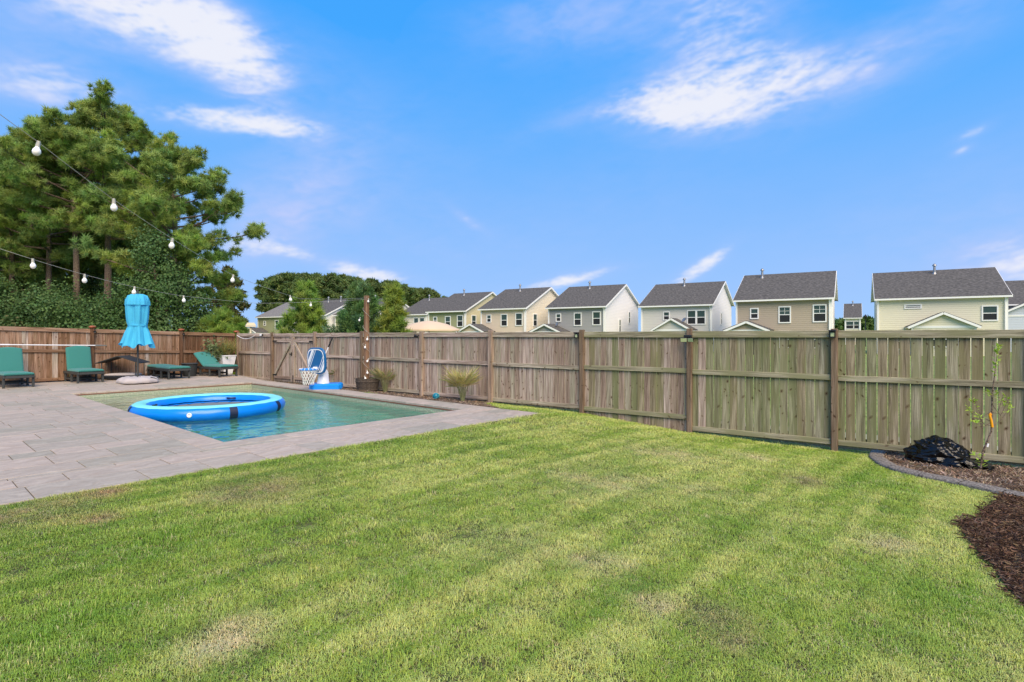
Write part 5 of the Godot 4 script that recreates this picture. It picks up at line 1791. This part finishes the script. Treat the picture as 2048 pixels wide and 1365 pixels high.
var beds := []
func build_beds() -> void:
	mat("palm stem", srgb(118, 122, 84), 0.7)
	mat("chips", Color.WHITE, 0.95, 0.2).vertex_color_use_as_albedo = true
	var brown := [Color(0.17, 0.115, 0.08), Color(0.28, 0.205, 0.14), Color(0.10, 0.065, 0.045), Color(0.40, 0.32, 0.23)]
	var dark := [Color(0.035, 0.02, 0.013), Color(0.07, 0.042, 0.028), Color(0.09, 0.055, 0.035), Color(0.18, 0.12, 0.08)]
	# the wedge between patio and fence
	var w := []
	for p in [[DECK_A, -0.45], [DECK_A + 0.02, 13.0]]: w.append(pool(p[0], p[1]))
	w.append(R(-10.2, 0.05, 0))
	w.append(R(-0.1, 0.05, 0))
	w.append(R(0.3, -0.55, 0))
	mulch(w, "flower_bed", "brown mulch bed between the patio and the plank fence", M["brown mulch"], 0.012, brown, 5200)
	# the edged bed in front of the fence on the right
	var rim := []
	for p in [[1776, 899], [1757, 908], [1754, 920], [1772, 933], [1800, 944], [1836, 953], [1880, 962], [1925, 971], [1970, 981], [2010, 990], [2060, 1001], [2120, 1012]]: rim.append(ground_at(p[0], p[1]))
	var poly := rim.duplicate()
	poly.append(R(11.8, 0.03, 0))
	poly.append(R(8.55, 0.03, 0))
	mulch(poly, "edged_bed", "mulched bed with a small citrus sapling by the fence", M["brown mulch"], 0.02, brown, 2600)
	# its moulded kerb, stone by stone
	var kerb := thing("bed_kerb", "curved grey moulded kerb around the sapling's bed", "kerb")
	var cur := Curve3D.new()
	for i in rim.size():
		var t: Vector3 = (rim[mini(i + 1, rim.size() - 1)] - rim[maxi(i - 1, 0)]) / 6.0
		cur.add_point(rim[i], -t, t)
	var Lc := cur.get_baked_length()
	var n := int(Lc / 0.42)
	for i in n:
		var mb := MB.new()
		var rows := []
		for j in 7:
			var s := Lc * (i + lerpf(0.012, 0.988, j / 6.0)) / n
			var p := cur.sample_baked(s)
			var t := (cur.sample_baked(minf(s + 0.02, Lc)) - cur.sample_baked(maxf(s - 0.02, 0))).normalized()
			var sd := t.cross(UP).normalized()
			p.y = ground_y(p) - 0.02
			var row := PackedVector3Array()
			for q in [[-0.105, 0.0], [-0.104, 0.055], [-0.092, 0.074], [-0.04, 0.08 + 0.006 * sin(s * 30)], [0.04, 0.08 + 0.005 * sin(s * 23)], [0.088, 0.072], [0.1, 0.052], [0.101, 0.0]]: row.append(p + sd * q[0] + UP * q[1])
			rows.append(row)
		mb.sheet(rows)
		for e in [0, 6]:
			var row: PackedVector3Array = rows[e]
			var m := (row[0] - row[7]).cross(UP).normalized() * (1 if e == 0 else -1)
			for k in range(1, 7): mb.tri(row[0], row[k], row[k + 1], m, m, m)
		part(kerb, "kerb_stone", mb.done(), M["edging"])
	# dark mulch spreading in from the right
	mulch([[2150, 975], [2050, 985], [2000, 996], [1990, 1008], [1968, 1022], [1962, 1040], [1926, 1043], [1920, 1052], [1930, 1072], [1950, 1098], [1968, 1122], [1992, 1140], [2002, 1165], [2020, 1188], [2060, 1225], [2200, 1260]], "mulch_bed", "dark brown shredded mulch patch at the lawn's edge", M["dark mulch"], 0.025, dark, 9000)
	# half barrel with the light post
	var bp := at(735, HY, (FENCE_R - 0.46) / (N.x * (735 - CX) / F - N.z))
	bp.y = ground_y(bp)
	var ba := thing("half_barrel", "dark weathered half-barrel planter holding the string-light post", "planter", Transform3D(Basis(), bp))
	for k in 18:
		var mb := MB.new()
		var rows := []
		for y in [0.0, 0.14, 0.28, 0.4]:
			var row := PackedVector3Array()
			for j in 3:
				var a := -TAU * (k + lerpf(0.02, 0.98, j / 2.0)) / 18
				var r := 0.27 + 0.07 * sin(y / 0.4 * 1.5) + (0.004 if k % 2 else 0.0)
				row.append(Vector3(cos(a) * r, y, sin(a) * r))
			rows.append(row)
		mb.sheet(rows)
		var inn := []
		for y in [0.4, 0.26]:
			var row := PackedVector3Array()
			for j in 3:
				var a := -TAU * (k + j / 2.0) / 18
				row.append(Vector3(cos(a) * 0.305, y, sin(a) * 0.305))
			inn.append(row)
		inn.push_front(rows[3])
		mb.sheet(inn)
		part(ba, "stave", mb.done(), M["barrel wood"])
	for y in [0.07, 0.31]:
		var mb := MB.new()
		var r: float = 0.276 + 0.07 * sin(y / 0.4 * 1.5)
		mb.lathe([Vector2(r, y - 0.02), Vector2(r + 0.008, y - 0.018), Vector2(r + 0.01, y + 0.018), Vector2(r, y + 0.02)], 36)
		part(ba, "hoop", mb.done(), M["barrel wood"])
	var mb := MB.new()
	mb.lathe([Vector2(0.305, 0.33), Vector2(0.001, 0.34)], 18)
	part(ba, "soil", mb.done(), M["dark mulch"])
	var po := thing("light_post", "square wooden post standing in the half barrel, wound with bulbs", "post", Transform3D(facing(Vector3.ZERO, -N).basis, bp + UP * 0.3 - Vector3(0.03, 0, 0)))
	mb = MB.new()
	var ph: float = (HY - 592) * -bp.z / F + H - bp.y - 0.3
	mb.box(Transform3D(Basis(), Vector3(0, ph / 2, 0)), Vector3(0.115, ph, 0.115), 0.008, 1, Vector2(0.3, 0.7))
	part(po, "shaft", mb.done(), M["warm wood 1"])
	post_top = bp + UP * (ph + 0.3)
	palmetto(770, 781, 0.8, 13, "sparse small palm beside the half barrel", Color(0.38, 0.40, 0.16))
	palmetto(925, 803, 0.88, 18, "fuller pale palm beside the teal ball", Color(0.50, 0.48, 0.18))
	palmetto(668, 769, 0.8, 8, "straggly small palm behind the basketball hoop", Color(0.34, 0.36, 0.15))
	# ball
	var bl := ground_at(872, 800)
	var ball := thing("ball", "small teal ball lying in the brown mulch", "ball", Transform3D(Basis(Vector3(1, 0, 1).normalized(), 0.6), bl + UP * 0.085))
	mb = MB.new()
	mb.ball(Vector3.ZERO, Vector3.ONE * 0.085, 20, 12)
	part(ball, "shell", mb.done(), M["teal ball"])
	mb = MB.new()
	for ax in [Basis(), Basis(Vector3.RIGHT, PI / 2)]:
		var q := []
		for j in 25: q.append(ax * Vector3(cos(TAU * j / 24), 0, sin(TAU * j / 24)) * 0.085)
		mb.tube(q, [0.003], 4, false)
	part(ball, "seam", mb.done(), M["ring mint"])
	# rubbish bag
	var gp := ground_at(1878, 936)
	gp += N * 0.22
	gp.y = ground_y(gp) + 0.02
	var bag := thing("rubbish_bag", "crumpled shiny black rubbish bag on the edged bed", "rubbish bag", facing(gp, -N))
	var cr := noise(1.0, 2, 77)
	cr.fractal_type = FastNoiseLite.FRACTAL_RIDGED
	mb = MB.new()
	var rows := []
	for i in 64:
		var f := i / 63.0
		var row := PackedVector3Array()
		for k in 90:
			var a := -TAU * k / 90
			var el := -0.42 + f * (PI / 2 + 0.42)
			var d := Vector3(cos(a) * cos(el), sin(el), sin(a) * cos(el))
			var r := 1.0 + 0.06 * cr.get_noise_3d(d.x * 0.4, d.y * 3.0 + d.x * 0.9, d.z * 0.4) + 0.025 * cr.get_noise_3d(d.x * 0.5 + 4, d.y * 7.5 - d.x * 1.3, d.z * 0.5) + 0.22 * nz.get_noise_3d(d.x * 1.5 + 5, d.y * 1.5, d.z * 1.5)
			var p := Vector3(d.x * 0.39, maxf(d.y, -0.1) * 0.38, d.z * 0.30) * r
			p.x += 0.09 * maxf(p.y - 0.2, 0) * -3 + 0.22 * maxf(0.0, d.x) * (1.0 - smoothstep(0.0, 0.14, p.y))
			p.y = maxf(p.y, 0.0) if f < 0.25 else p.y
			row.append(p)
		rows.append(row)
	mb.sheet(rows, true)
	part(bag, "sack", mb.done(), M["bag"])
	mb = MB.new()
	rows = []
	for i in 12:
		var row := PackedVector3Array()
		for k in 26:
			var u := k / 25.0
			var x := 0.2 + 0.42 * u
			var z := 0.26 - 0.5 * i / 11.0
			row.append(Vector3(x, 0.02 + 0.07 * absf(cr.get_noise_2d(x * 5, z * 9)) + 0.05 * (1 - u), z + 0.05 * sin(u * 4)))
		rows.append(row)
	mb.sheet(rows)
	part(bag, "loose_end", mb.done(), M["bag"])
	mb = MB.new()
	mb.box(Transform3D(Basis(UP, 0.3) * Basis(Vector3(0, 0, 1), 0.08), Vector3(-0.2, 0.015, 0.34)), Vector3(0.16, 0.006, 0.07))
	part(bag, "paper_scrap", mb.done(), M["blue grey scrap"] if M.has("blue grey scrap") else mat("blue grey scrap", srgb(132, 146, 168), 0.7))
	# citrus sapling
	var sp := ground_at(1962, 949)
	sp += N * 0.1
	var st := thing("citrus_sapling", "thin citrus sapling with lime green leaves by the fence", "sapling", Transform3D(Basis(), sp))
	var dpt := -sp.z
	var top := Vector3(at(1997, 692, dpt).x - sp.x, at(1997, 692, dpt).y - sp.y, 0)
	var k1 := Vector3(at(1981, 862, dpt).x - sp.x, at(1981, 862, dpt).y - sp.y, 0.02)
	var k2 := Vector3(at(1985, 790, dpt).x - sp.x, at(1985, 790, dpt).y - sp.y, 0)
	mb = MB.new()
	mb.tube([Vector3.ZERO, Vector3(0.03, k1.y * 0.5, 0.01), k1, k2, top.lerp(k2, 0.45), top], [0.014, 0.012, 0.011, 0.009, 0.006, 0.003], 7)
	var br := []
	for q in [[1946, 800, 0.0], [1950, 830, 0.05], [1938, 815, -0.05], [2016, 795, 0.03], [2030, 812, -0.05], [1942, 842, 0.05], [1995, 786, 0.1]]:
		var e := at(q[0], q[1], dpt) - sp
		e.z = q[2]
		mb.tube([k1.lerp(k2, rr(0.0, 0.8)), (k1 + e) / 2 - UP * 0.02, e], [0.005, 0.004, 0.002], 5, false)
		br.append(e)
	part(st, "stem", mb.done(), M["bark"])
	mb = MB.new()
	mb.tinted = true
	var leaf := func(p: Vector3, l: float) -> void:
		var d := Vector3(rr(-1, 1), rr(-0.1, 0.7), rr(-1, 1)).normalized()
		var nn := (UP + rv() * 0.6).normalized()
		var s := d.cross(nn).normalized() * l * 0.21
		mb.tint = tint(Color(0.42, 0.6, 0.09), 0.25)
		var m1 := p + d * l * 0.45 - UP * 0.004
		mb.leaf(p, m1 + s, p + d * l, nn)
		mb.leaf(p, p + d * l, m1 - s, nn)
	for i in 60: leaf.call(k2.lerp(top, pow(rr(0.25, 1.0), 0.7)) + rv() * 0.012, rr(0.05, 0.085))
	for e in br:
		for i in 15: leaf.call(k1.lerp(e, rr(0.72, 1.02)) + rv() * 0.02, rr(0.04, 0.075))
	for i in 26: leaf.call(Vector3(rr(-0.09, 0.05), rr(0.06, 0.27), rr(-0.05, 0.05)), rr(0.05, 0.08))
	for i in 14: leaf.call(k2 + rv() * 0.05, rr(0.05, 0.09))
	part(st, "leaves", mb.done(), M["leaves"])
	mb = MB.new()
	var t0 := at(1981, 829, dpt - 0.03) - sp
	var t1 := at(1985, 855, dpt - 0.03) - sp
	mb.tube([t0 + Vector3(0.012, -0.018, 0), t0 + Vector3(0.014, 0.0, 0), t0 + Vector3(0.004, 0.012, 0), t0 + Vector3(-0.01, 0.0, 0), t0.lerp(t1, 0.5), t1], [0.006, 0.009, 0.011, 0.014, 0.017, 0.017], 8)
	part(st, "tag", mb.done(), M["tag"])
	mb = MB.new()
	mb.tube([k1 * 0.62, k1 * 0.7], [0.0145, 0.0145], 8)
	part(st, "wrap", mb.done(), M["white plastic"])
	# brush leaning on the fence behind the hoop
	var bs := thing("pool_brush", "white handled pole with black grip leaning on the fence", "pole")
	var a := R(-7.0, -0.5, -0.1)
	a.y = ground_y(a)
	var b := at(662, 674, (R(-6.6, 0, 0)).z * -1.0)
	b = R(-6.52, -0.06, 1.45)
	mb = MB.new()
	mb.tube([a, a.lerp(b, 0.82)], [0.015], 8)
	part(bs, "shaft", mb.done(), M["white plastic"])
	mb = MB.new()
	mb.tube([a.lerp(b, 0.8), b], [0.024], 8)
	part(bs, "grip", mb.done(), M["black plastic"])
	# pale bird feeder just beyond the corner
	var fd := thing("bird_feeder", "pale wooden bird feeder on a post above the fence", "bird feeder", Transform3D(Basis(UP, 0.5), Vector3(at(501, HY, 21.9).x, GY, -21.9)))
	mb = MB.new()
	mb.tube([Vector3.ZERO, Vector3(0, 2.2, 0)], [0.04], 6)
	part(fd, "pole", mb.done(), M["pale wood"])
	mb = MB.new()
	mb.box(Transform3D(Basis(), Vector3(0, 2.22, 0)), Vector3(0.38, 0.03, 0.26), 0.005)
	part(fd, "tray", mb.done(), M["pale wood"])
	mb = MB.new()
	mb.prism(PackedVector2Array([Vector2(-0.19, 0), Vector2(0.19, 0), Vector2(0.12, 0.12), Vector2(-0.12, 0.12)]), Transform3D(Basis(), Vector3(0, 2.25, -0.12)), 0.24)
	part(fd, "roof", mb.done(), M["pale wood"])

var post_top := Vector3.ZERO

# ---------- lights on strings and posts ----------
func string_light(p: Array, sag: float, bulbs: Array, label: String) -> void:      # points of the cord, bulbs at shares of its length
	var o := thing("string_lights", label, "string lights", Transform3D(), "garden string lights")
	var pts := []
	for i in p.size() - 1:
		for j in 12:
			var f := j / 12.0
			pts.append(p[i].lerp(p[i + 1], f) - UP * sag * 4 * f * (1 - f) * p[i].distance_to(p[i + 1]))
	pts.append(p[-1])
	var mb := MB.new()
	mb.tube(pts, [0.0027], 5)
	part(o, "cord", mb.done(), M["wire"])
	for b in bulbs:
		var k: float = clampf(b, 0, 0.999) * (pts.size() - 1)
		var q: Vector3 = pts[int(k)].lerp(pts[int(k) + 1], k - int(k))
		bulb(o, q)

var bulb_meshes := []
func bulb(o: Node3D, q: Vector3, tilt := 0.15) -> void:
	if bulb_meshes.is_empty():
		var s := MB.new()
		s.tube([Vector3(0, 0.01, 0), Vector3(0, -0.04, 0)], [0.014, 0.017], 8)
		var g := MB.new()
		g.lathe([Vector2(0.001, -0.115), Vector2(0.014, -0.112), Vector2(0.026, -0.1), Vector2(0.031, -0.083), Vector2(0.028, -0.066), Vector2(0.018, -0.05), Vector2(0.015, -0.04)], 14)
		bulb_meshes = [s.done(), g.done()]
	var T := Transform3D(Basis(Vector3(0, 0, 1), rr(-tilt, tilt)) * Basis(Vector3.RIGHT, rr(-tilt, tilt)), q)
	var s := part(o, "socket", bulb_meshes[0], M["wire"], T)
	part(s, "bulb", bulb_meshes[1], M["bulb"])

func build_lights() -> void:
	var pt := func(x: float, y: float, d: float) -> Vector3: return at(x, y, d)
	# from the house eaves (behind the camera's left) to the post
	string_light([pt.call(-60, 185, 4.0), pt.call(70, 280, 4.55), pt.call(222, 396, 5.4), pt.call(338, 474, 6.3), pt.call(470, 553, 8.6), pt.call(600, 598, 11.8), post_top - UP * 0.06], 0.004, [1.0 / 6 + 0.006, 2.0 / 6 + 0.006, 3.0 / 6 + 0.006, 0.66, 0.8], "string of pale bulbs crossing high before the pine crowns")
	string_light([pt.call(-90, 468, 6.0), pt.call(62, 518, 6.7), pt.call(166, 549, 7.5), pt.call(266, 574, 8.5), pt.call(362, 592, 9.8), pt.call(520, 607, 12.0), post_top - UP * 0.1], 0.004, [1.0 / 6 + 0.004, 2.0 / 6 + 0.004, 3.0 / 6 + 0.004, 4.0 / 6 + 0.004, 0.9], "lower string of pale bulbs passing above the turquoise umbrella")
	# bulbs wound down the post
	var o := thing("post_lights", "bulb string wound down the wooden post in the barrel", "string lights", Transform3D(), "garden string lights")
	var pts := []
	for i in 90:
		var f := i / 89.0
		var a := f * TAU * 4.2 + 0.4
		var k := 0.088 / maxf(absf(cos(a)), absf(sin(a)))
		pts.append(post_top - Vector3(0.03, 0.1 + f * 2.15, 0) + (E * cos(a) + N * sin(a)) * minf(k, 0.105))
	var mb := MB.new()
	mb.tube(pts, [0.004], 5)
	part(o, "cord", mb.done(), M["wire"])
	for q in [[739, 602], [722, 640], [737, 678], [733, 694], [739, 722], [736, 745], [731, 757]]:
		bulb(o, at(q[0] - 2, q[1] - 4, -post_top.z - 0.1), 0.5)
	# lights fixed to fence posts
	var fl := thing("flood_light", "twin-headed solar floodlight fixed to a fence post", "flood light", Transform3D(facing(Vector3.ZERO, -N).basis, R(5.04, -0.075, 1.47)))
	mb = MB.new()
	mb.box(Transform3D(Basis(), Vector3(0, 0.02, 0.03)), Vector3(0.15, 0.05, 0.08), 0.008)
	part(fl, "housing", mb.done(), M["black plastic"])
	for k in [[-0.06, 0.25], [0.08, -0.3]]:
		var T := Transform3D(Basis(UP, k[1]) * Basis(Vector3.RIGHT, 0.35), Vector3(k[0], -0.05, 0.1))
		mb = MB.new()
		mb.box(T, Vector3(0.13, 0.085, 0.03), 0.008)
		var head := part(fl, "head", mb.done(), M["black plastic"])
		mb = MB.new()
		mb.box(T * Transform3D(Basis(), Vector3(0, 0, 0.016)), Vector3(0.115, 0.07, 0.005))
		part(head, "panel", mb.done(), M["lamp panel"])
	for k in [[7.5, 1.53, "black box solar lantern on the post behind the big lawn"], [2.53, 1.51, "black box solar lantern on the post past the patio corner"]]:
		var l := thing("post_light", k[2], "solar light", Transform3D(facing(Vector3.ZERO, -N).basis, R(k[0], -0.075, k[1])), "small solar lights on the fence posts")
		mb = MB.new()
		mb.box(Transform3D(Basis(), Vector3(0, 0.055, 0.035)), Vector3(0.1, 0.03, 0.09), 0.006)
		mb.box(Transform3D(Basis(), Vector3(0, 0, 0.012)), Vector3(0.09, 0.12, 0.02), 0.004)
		for x in [-0.042, 0.042]: mb.box(Transform3D(Basis(), Vector3(x, -0.01, 0.05)), Vector3(0.01, 0.1, 0.01))
		mb.box(Transform3D(Basis(), Vector3(0, -0.055, 0.035)), Vector3(0.095, 0.015, 0.07))
		part(l, "case", mb.done(), M["black plastic"])
		mb = MB.new()
		mb.box(Transform3D(Basis(), Vector3(0, -0.012, 0.035)), Vector3(0.06, 0.075, 0.02), 0.008)
		part(l, "lens", mb.done(), M["lamp panel"])
	var spots := [[R(-2.53, -0.08, 1.5), -N, "black spotlight on the post beside the fuller palm"], [Lf(4.62, -0.08, 1.63), E, "bronze spotlight on the brown fence post above the upright lounger"], [Lf(1.98, -0.08, 1.56), E, "bronze spotlight on the brown fence post over the wicker table"]]
	for k in spots:
		var l := thing("spot_light", k[2], "spotlight", facing(k[0], k[1]), "spotlights on the fence posts")
		mb = MB.new()
		mb.lathe([Vector2(0.001, -0.05), Vector2(0.03, -0.045), Vector2(0.045, 0.06), Vector2(0.04, 0.065), Vector2(0.034, 0.03), Vector2(0.001, 0.028)], 12, Transform3D(Basis(Vector3.RIGHT, 1.2) * Basis(Vector3(0, 0, 1), 0.5), Vector3(-0.03, -0.02, 0.06)))
		part(l, "head", mb.done(), M["black plastic"])
		mb = MB.new()
		mb.tube([Vector3(0, 0, -0.02), Vector3(-0.02, -0.01, 0.05)], [0.02], 6)
		part(l, "bracket", mb.done(), M["black plastic"])
	# camera box and cable at the fence corner
	var cb := thing("cable", "white cable sagging from the corner post cap", "cable")
	var c0 := R(-12.6, -0.09, 1.52)
	var c1 := R(-11.4, -0.04, 1.5)
	var q := []
	for i in 13: q.append(c0.lerp(c1, i / 12.0) - UP * 0.5 * (i / 12.0) * (1 - i / 12.0))
	mb = MB.new()
	mb.tube(q, [0.011], 6)
	part(cb, "cord", mb.done(), M["white plastic"])
	var sb := thing("sensor_box", "small white sensor box on the top rail by the gate", "box", Transform3D(facing(Vector3.ZERO, -N).basis, R(-10.95, -0.035, 1.53)))
	mb = MB.new()
	mb.box(Transform3D(), Vector3(0.13, 0.08, 0.04), 0.008)
	part(sb, "case", mb.done(), M["white plastic"])
	mb = MB.new()
	mb.box(Transform3D(Basis(), Vector3(0.11, 0, 0)), Vector3(0.07, 0.06, 0.04), 0.008)
	part(sb, "battery", mb.done(), M["black plastic"])

# ---------- grass ----------
func build_grass() -> void:
	var variants := []
	for v in 3:
		var mb := MB.new()
		for i in 17:
			var p := Vector3(rr(-0.05, 0.05), 0, rr(-0.05, 0.05))
			var an := rr(0, TAU)
			var out := Vector3(cos(an), 0, sin(an))
			var l := rr(0.014, 0.036)
			var w := rr(0.0020, 0.0044)
			var sp := rr(0.3, 1.35)
			var s := Vector3(-out.z, 0, out.x) * w / 2
			var m := p + out * l * sp * 0.4 + UP * l * 0.6
			var t := p + out * l * sp * 1.05 + UP * l * (1.0 - 0.42 * sp)
			var n0 := (s.cross(m - p)).normalized()
			var n1 := (s.cross(t - m)).normalized()
			mb.tri(p - s, p + s, m + s * 0.9, n0, n0, n1)
			mb.tri(p - s, m + s * 0.9, m - s * 0.9, n0, n1, n1)
			mb.tri(m - s * 0.9, m + s * 0.9, t, n1, n1, n1)
		variants.append(mb.done())
	var where := [[], [], []]
	var cols := [[], [], []]
	var patch := noise(0.35, 3, 51)
	var mid := noise(1.3, 3, 52)
	var fine := noise(5.0, 2, 53)
	var spots := []            # worn and dried places: photo pixels, radius m, colour, strength
	var straw := Color(0.68, 0.60, 0.32)
	var brown := Color(0.42, 0.32, 0.18)
	for k in [[470, 985, 0.25, brown, 0.9], [200, 1040, 0.14, Color(0.5, 0.36, 0.17), 0.9], [210, 988, 0.2, Color(0.5, 0.36, 0.17), 0.6], [60, 1030, 0.4, brown, 0.6], [520, 980, 0.5, brown, 0.45], [1590, 960, 0.3, brown, 0.75], [1612, 968, 0.12, Color(0.1, 0.08, 0.04), 0.9], [1460, 1280, 0.13, brown, 0.8],
			[1200, 1130, 0.2, straw, 0.8], [1300, 1205, 0.14, straw, 0.8], [450, 1290, 0.2, straw, 0.75], [500, 1255, 0.14, straw, 0.7], [1410, 985, 0.25, straw, 0.6], [1500, 915, 0.3, straw, 0.5], [1330, 910, 0.6, straw, 0.45], [1200, 960, 0.7, straw, 0.4], [1000, 1090, 0.4, straw, 0.4], [1440, 1240, 0.18, brown, 0.5], [1765, 1085, 0.25, straw, 0.5]]:
		spots.append([ground_at(k[0], k[1]), k[2], k[3], k[4]])
	var lush := []
	for k in [[560, 1050, 0.5], [160, 1250, 0.5], [40, 1320, 0.6], [1440, 1050, 0.7], [820, 1160, 0.4], [1800, 1290, 0.35], [1900, 1200, 0.6], [1750, 970, 0.6], [330, 1080, 0.6]]: lush.append([ground_at(k[0], k[1]), k[2]])
	var green := Color(0.335, 0.465, 0.075)
	var deep := Color(0.185, 0.325, 0.042)
	var pale := Color(0.57, 0.63, 0.18)
	var put_one := func(p: Vector3, sc: float) -> void:
		var a := (p - P0).dot(U)
		var b := (p - P0).dot(V)
		var lap := 0.03 * mid.get_noise_2d(p.x * 3.0, p.z * 3.0) + 0.012
		if a < DECK_A + 0.015 - lap and b > DECK_B - 0.015 + lap: return
		if p.dot(N) > FENCE_R + 0.25: return
		var f2 := Vector2(p.x, p.z)
		for q in beds:
			if Geometry2D.is_point_in_polygon(f2, q): return
		p.y = ground_y(p) - 0.002
		var n := patch.get_noise_2d(p.x, p.z)
		var m := mid.get_noise_2d(p.x, p.z)
		var g := fine.get_noise_2d(p.x, p.z)
		# mowing lines run along U
		var st := sin(b * TAU / 0.52 + 1.2 * n + 0.5 * m)
		var line := mid.get_noise_2d(a * 0.16, b * 3.4)
		var t := 0.42 + 0.75 * n + 0.55 * m + 0.35 * g + 0.24 * st + 1.0 * line + clampf(0.13 * (p.x + 2.2), -0.3, 0.28)
		var c := green.lerp(deep, clampf(0.45 - t, 0, 1)) if t < 0.45 else green.lerp(pale, clampf((t - 0.45) * 1.15, 0, 0.95))
		var hgt := 1.0 + 0.55 * g + 0.3 * m
		for s in lush:
			var d: float = p.distance_to(s[0]) / s[1]
			if d < 1.6:
				var k := exp(-d * d * 1.6) * (0.7 + 0.6 * g)
				c = c.lerp(deep * 1.15, clampf(k, 0, 0.9))
				hgt += 0.4 * k
		for s in spots:
			var d: float = p.distance_to(s[0]) / s[1]
			if d < 1.9:
				var k: float = clampf(exp(-d * d) * s[3] * (1.0 + 1.2 * m + 1.0 * g), 0, 1)
				c = c.lerp(s[2], k)
				hgt *= 1.0 - 0.4 * k
		if rng.randf() < 0.10: c = c.lerp(Color(0.62, 0.56, 0.30), rr(0.3, 0.9))
		elif rng.randf() < 0.06: c = c.lerp(Color(0.10, 0.22, 0.035), rr(0.4, 0.9))
		var v := rng.randi() % 3
		where[v].append(Transform3D(Basis(UP, rr(0, TAU)).scaled(Vector3(sc, sc * hgt * rr(0.8, 1.2), sc)), p))
		cols[v].append(tint(c, 0.2))
	# scattered denser towards the camera, only where the lawn shows
	for zone in [[2.3, 4.2, 1800.0, 0.88], [4.2, 6.5, 1300.0, 0.97], [6.5, 9.5, 850.0, 1.15], [9.5, 15.0, 400.0, 1.45]]:
		var half: float = zone[1] * 1.3 + 0.8
		var n := int((zone[1] - zone[0]) * 2 * half * zone[2])
		for i in n:
			var z := rr(zone[0], zone[1])
			var x := rr(-half, half)
			if absf(x) > z * 1.3 + 0.6: continue
			put_one.call(Vector3(x, 0, -z), zone[3])
	var o := thing("grass", "short mown striped lawn grass with pale dry streaks", "grass")
	o.set_meta("kind", "stuff")
	for v in 3: swarm(o, "blades", variants[v], M["grass"], where[v], cols[v])
	print("tufts ", where[0].size() * 3)
